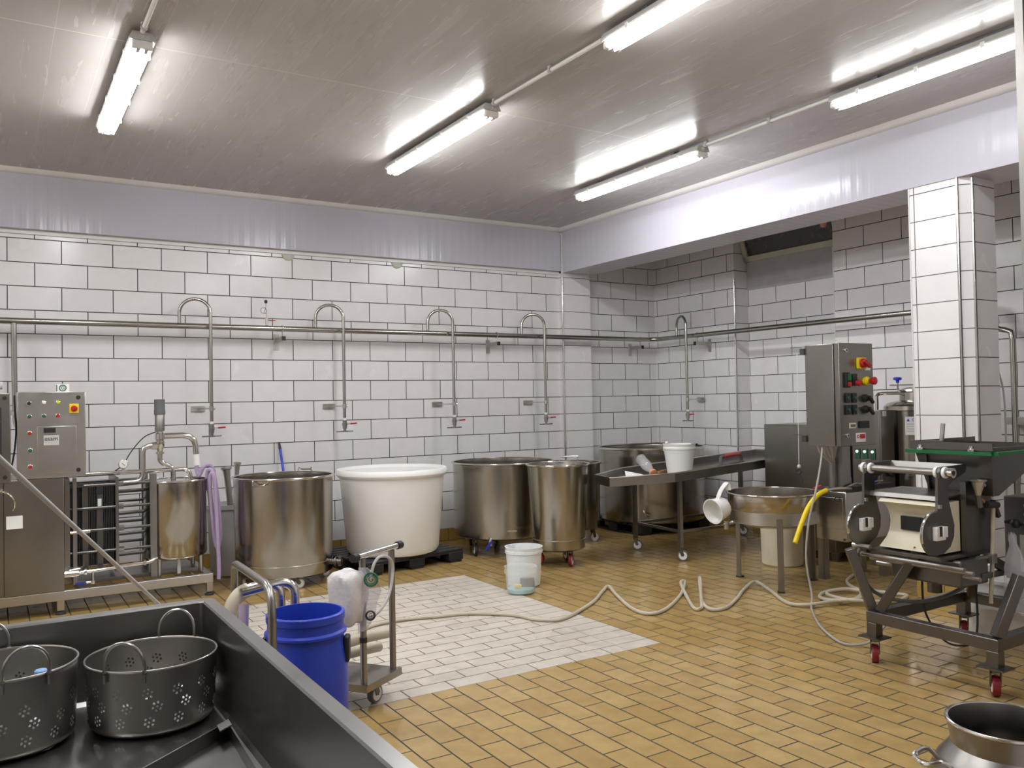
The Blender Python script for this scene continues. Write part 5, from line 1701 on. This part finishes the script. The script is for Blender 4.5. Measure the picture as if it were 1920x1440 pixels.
def basket(label, x, y, r, z0, h, rot, holes):
    t = thing('perforated_basket', label, 'basket', (x, y, z0), 'perforated steel baskets in the sink')
    n, rows = 560, int(h / .0021)
    vs, fs = [], []
    rb = r * .955
    cl = []
    for (a_, z_) in holes:
        for k in range(7):
            rr_ = 0 if k == 6 else .0125
            cl.append((a_ + rr_ * math.cos(k * math.pi / 3 + .3) / r, z_ + rr_ * math.sin(k * math.pi / 3 + .3)))
    for i in range(rows + 1):
        z = h * i / rows
        q = min(1, z / .03)
        rr_ = rb - .03 * (1 - math.sqrt(1 - (1 - q) ** 2)) + (r - rb) * z / h
        for j in range(n):
            a_ = 2 * math.pi * j / n
            vs.append((x + rr_ * math.cos(a_), y + rr_ * math.sin(a_), z0 + z))
    dead = set()
    dz = h / rows
    da = 2 * math.pi / n
    for (a_, z_) in cl:
        ci, cj = int(z_ / dz), int((a_ % (2 * math.pi)) / da)
        for i in range(ci - 2, ci + 3):
            for j in range(cj - 2, cj + 3):
                if ((i + .5) * dz - z_) ** 2 + (((j + .5) * da - (a_ % (2 * math.pi))) * r) ** 2 < .0034 ** 2:
                    dead.add((i, j % n))
    for i in range(rows):
        for j in range(n):
            if (i, j) in dead:
                continue
            k = (j + 1) % n
            fs.append((i * n + j, i * n + k, (i + 1) * n + k, (i + 1) * n + j))
    fs.append(tuple(range(n - 1, -1, -1)))
    m = MB().add(vs, fs)
    m.build('wall', M_bask, t, ang=50)
    MB().ring((x, y, z0 + h), r, .0036, 72, 8).build('rim', M_st, t)
    for k in (0, 1):
        a_ = rot + k * math.pi
        u = Vector((math.cos(a_), math.sin(a_), 0))
        t_ = Vector((-u.y, u.x, 0))
        c = Vector((x, y, z0 + h)) + u * (r - .001)
        P = [c + t_ * .058 - Vector((0, 0, .03))]
        for q in range(13):
            an = math.pi * q / 12
            P.append(c + t_ * (.058 * math.cos(an)) + Vector((0, 0, .022 + .065 * math.sin(an))) + u * (.01 * math.sin(an)))
        P.append(c - t_ * .058 - Vector((0, 0, .03)))
        hd = MB().tube(P, .0048, 8).build('handle', M_st, t)
        for s_ in (-1, 1):
            MB().ball(c + t_ * (s_ * .058), .008, 8).build('weld_bead', M_std, hd)
    return t


hl = []
for k in range(14):
    a_ = 2 * math.pi * k / 14
    hl += [(a_, .135), (a_ + .14, .095), (a_ + .02, .052)]
bk1 = basket('right perforated basket with two hoop handles, close to the sink corner', .292, -5.315, .188, SF + .001, .20, R(238), [q for q in hl])
bk2 = basket('left perforated basket with a blue bottle cap showing inside', -.095, -5.272, .186, SF + .001, .225, R(284), [q for i, q in enumerate(hl) if i % 4 != 0])
pb = thing('plastic_bottle', 'small clear bottle with blue cap inside the left basket', 'bottle', (-.011, -5.38, SF + .004))
m = MB().lathe((-.011, -5.38, SF + .004), [(0, 0), (.03, 0), (.032, .01), (.032, .15), (.014, .183), (.013, .197), (0, .197)], 20)
m.build('body', M_clear, pb)
MB().lathe((-.011, -5.38, SF + .199), [(0, 0), (.017, 0), (.017, .022), (.014, .025), (0, .025)], 18).build('cap', plain('pale_blue_plastic', (.22, .42, .78), .35), pb)
# long pale squeegee pole leaning behind the sink
pe = thing('squeegee_pole', 'long pale squeegee pole slanting across the control cabinet', 'pole', (1.02, -3.75, 0))
A = Vector((-.155, -5.55, 1.40))
B = Vector((.50, -4.16, .61))
d = (B - A).normalized()
foot = B + d * ((B.z - .05) / -d.z)
MB().cyl(A - d * .25, foot, .0078, n=12).build('pole', M_lgry, pe)
sdx = Vector((d.y, -d.x, 0)).normalized()
MB().obox((foot.x, foot.y, .04), sdx, sdx.cross(Vector((0, 0, 1))), (0, 0, 1), .40, .03, .04).build('blade_holder', M_lgry, pe)
MB().obox((foot.x, foot.y, .012), sdx, sdx.cross(Vector((0, 0, 1))), (0, 0, 1), .40, .01, .024).build('blade', M_blk2, pe)
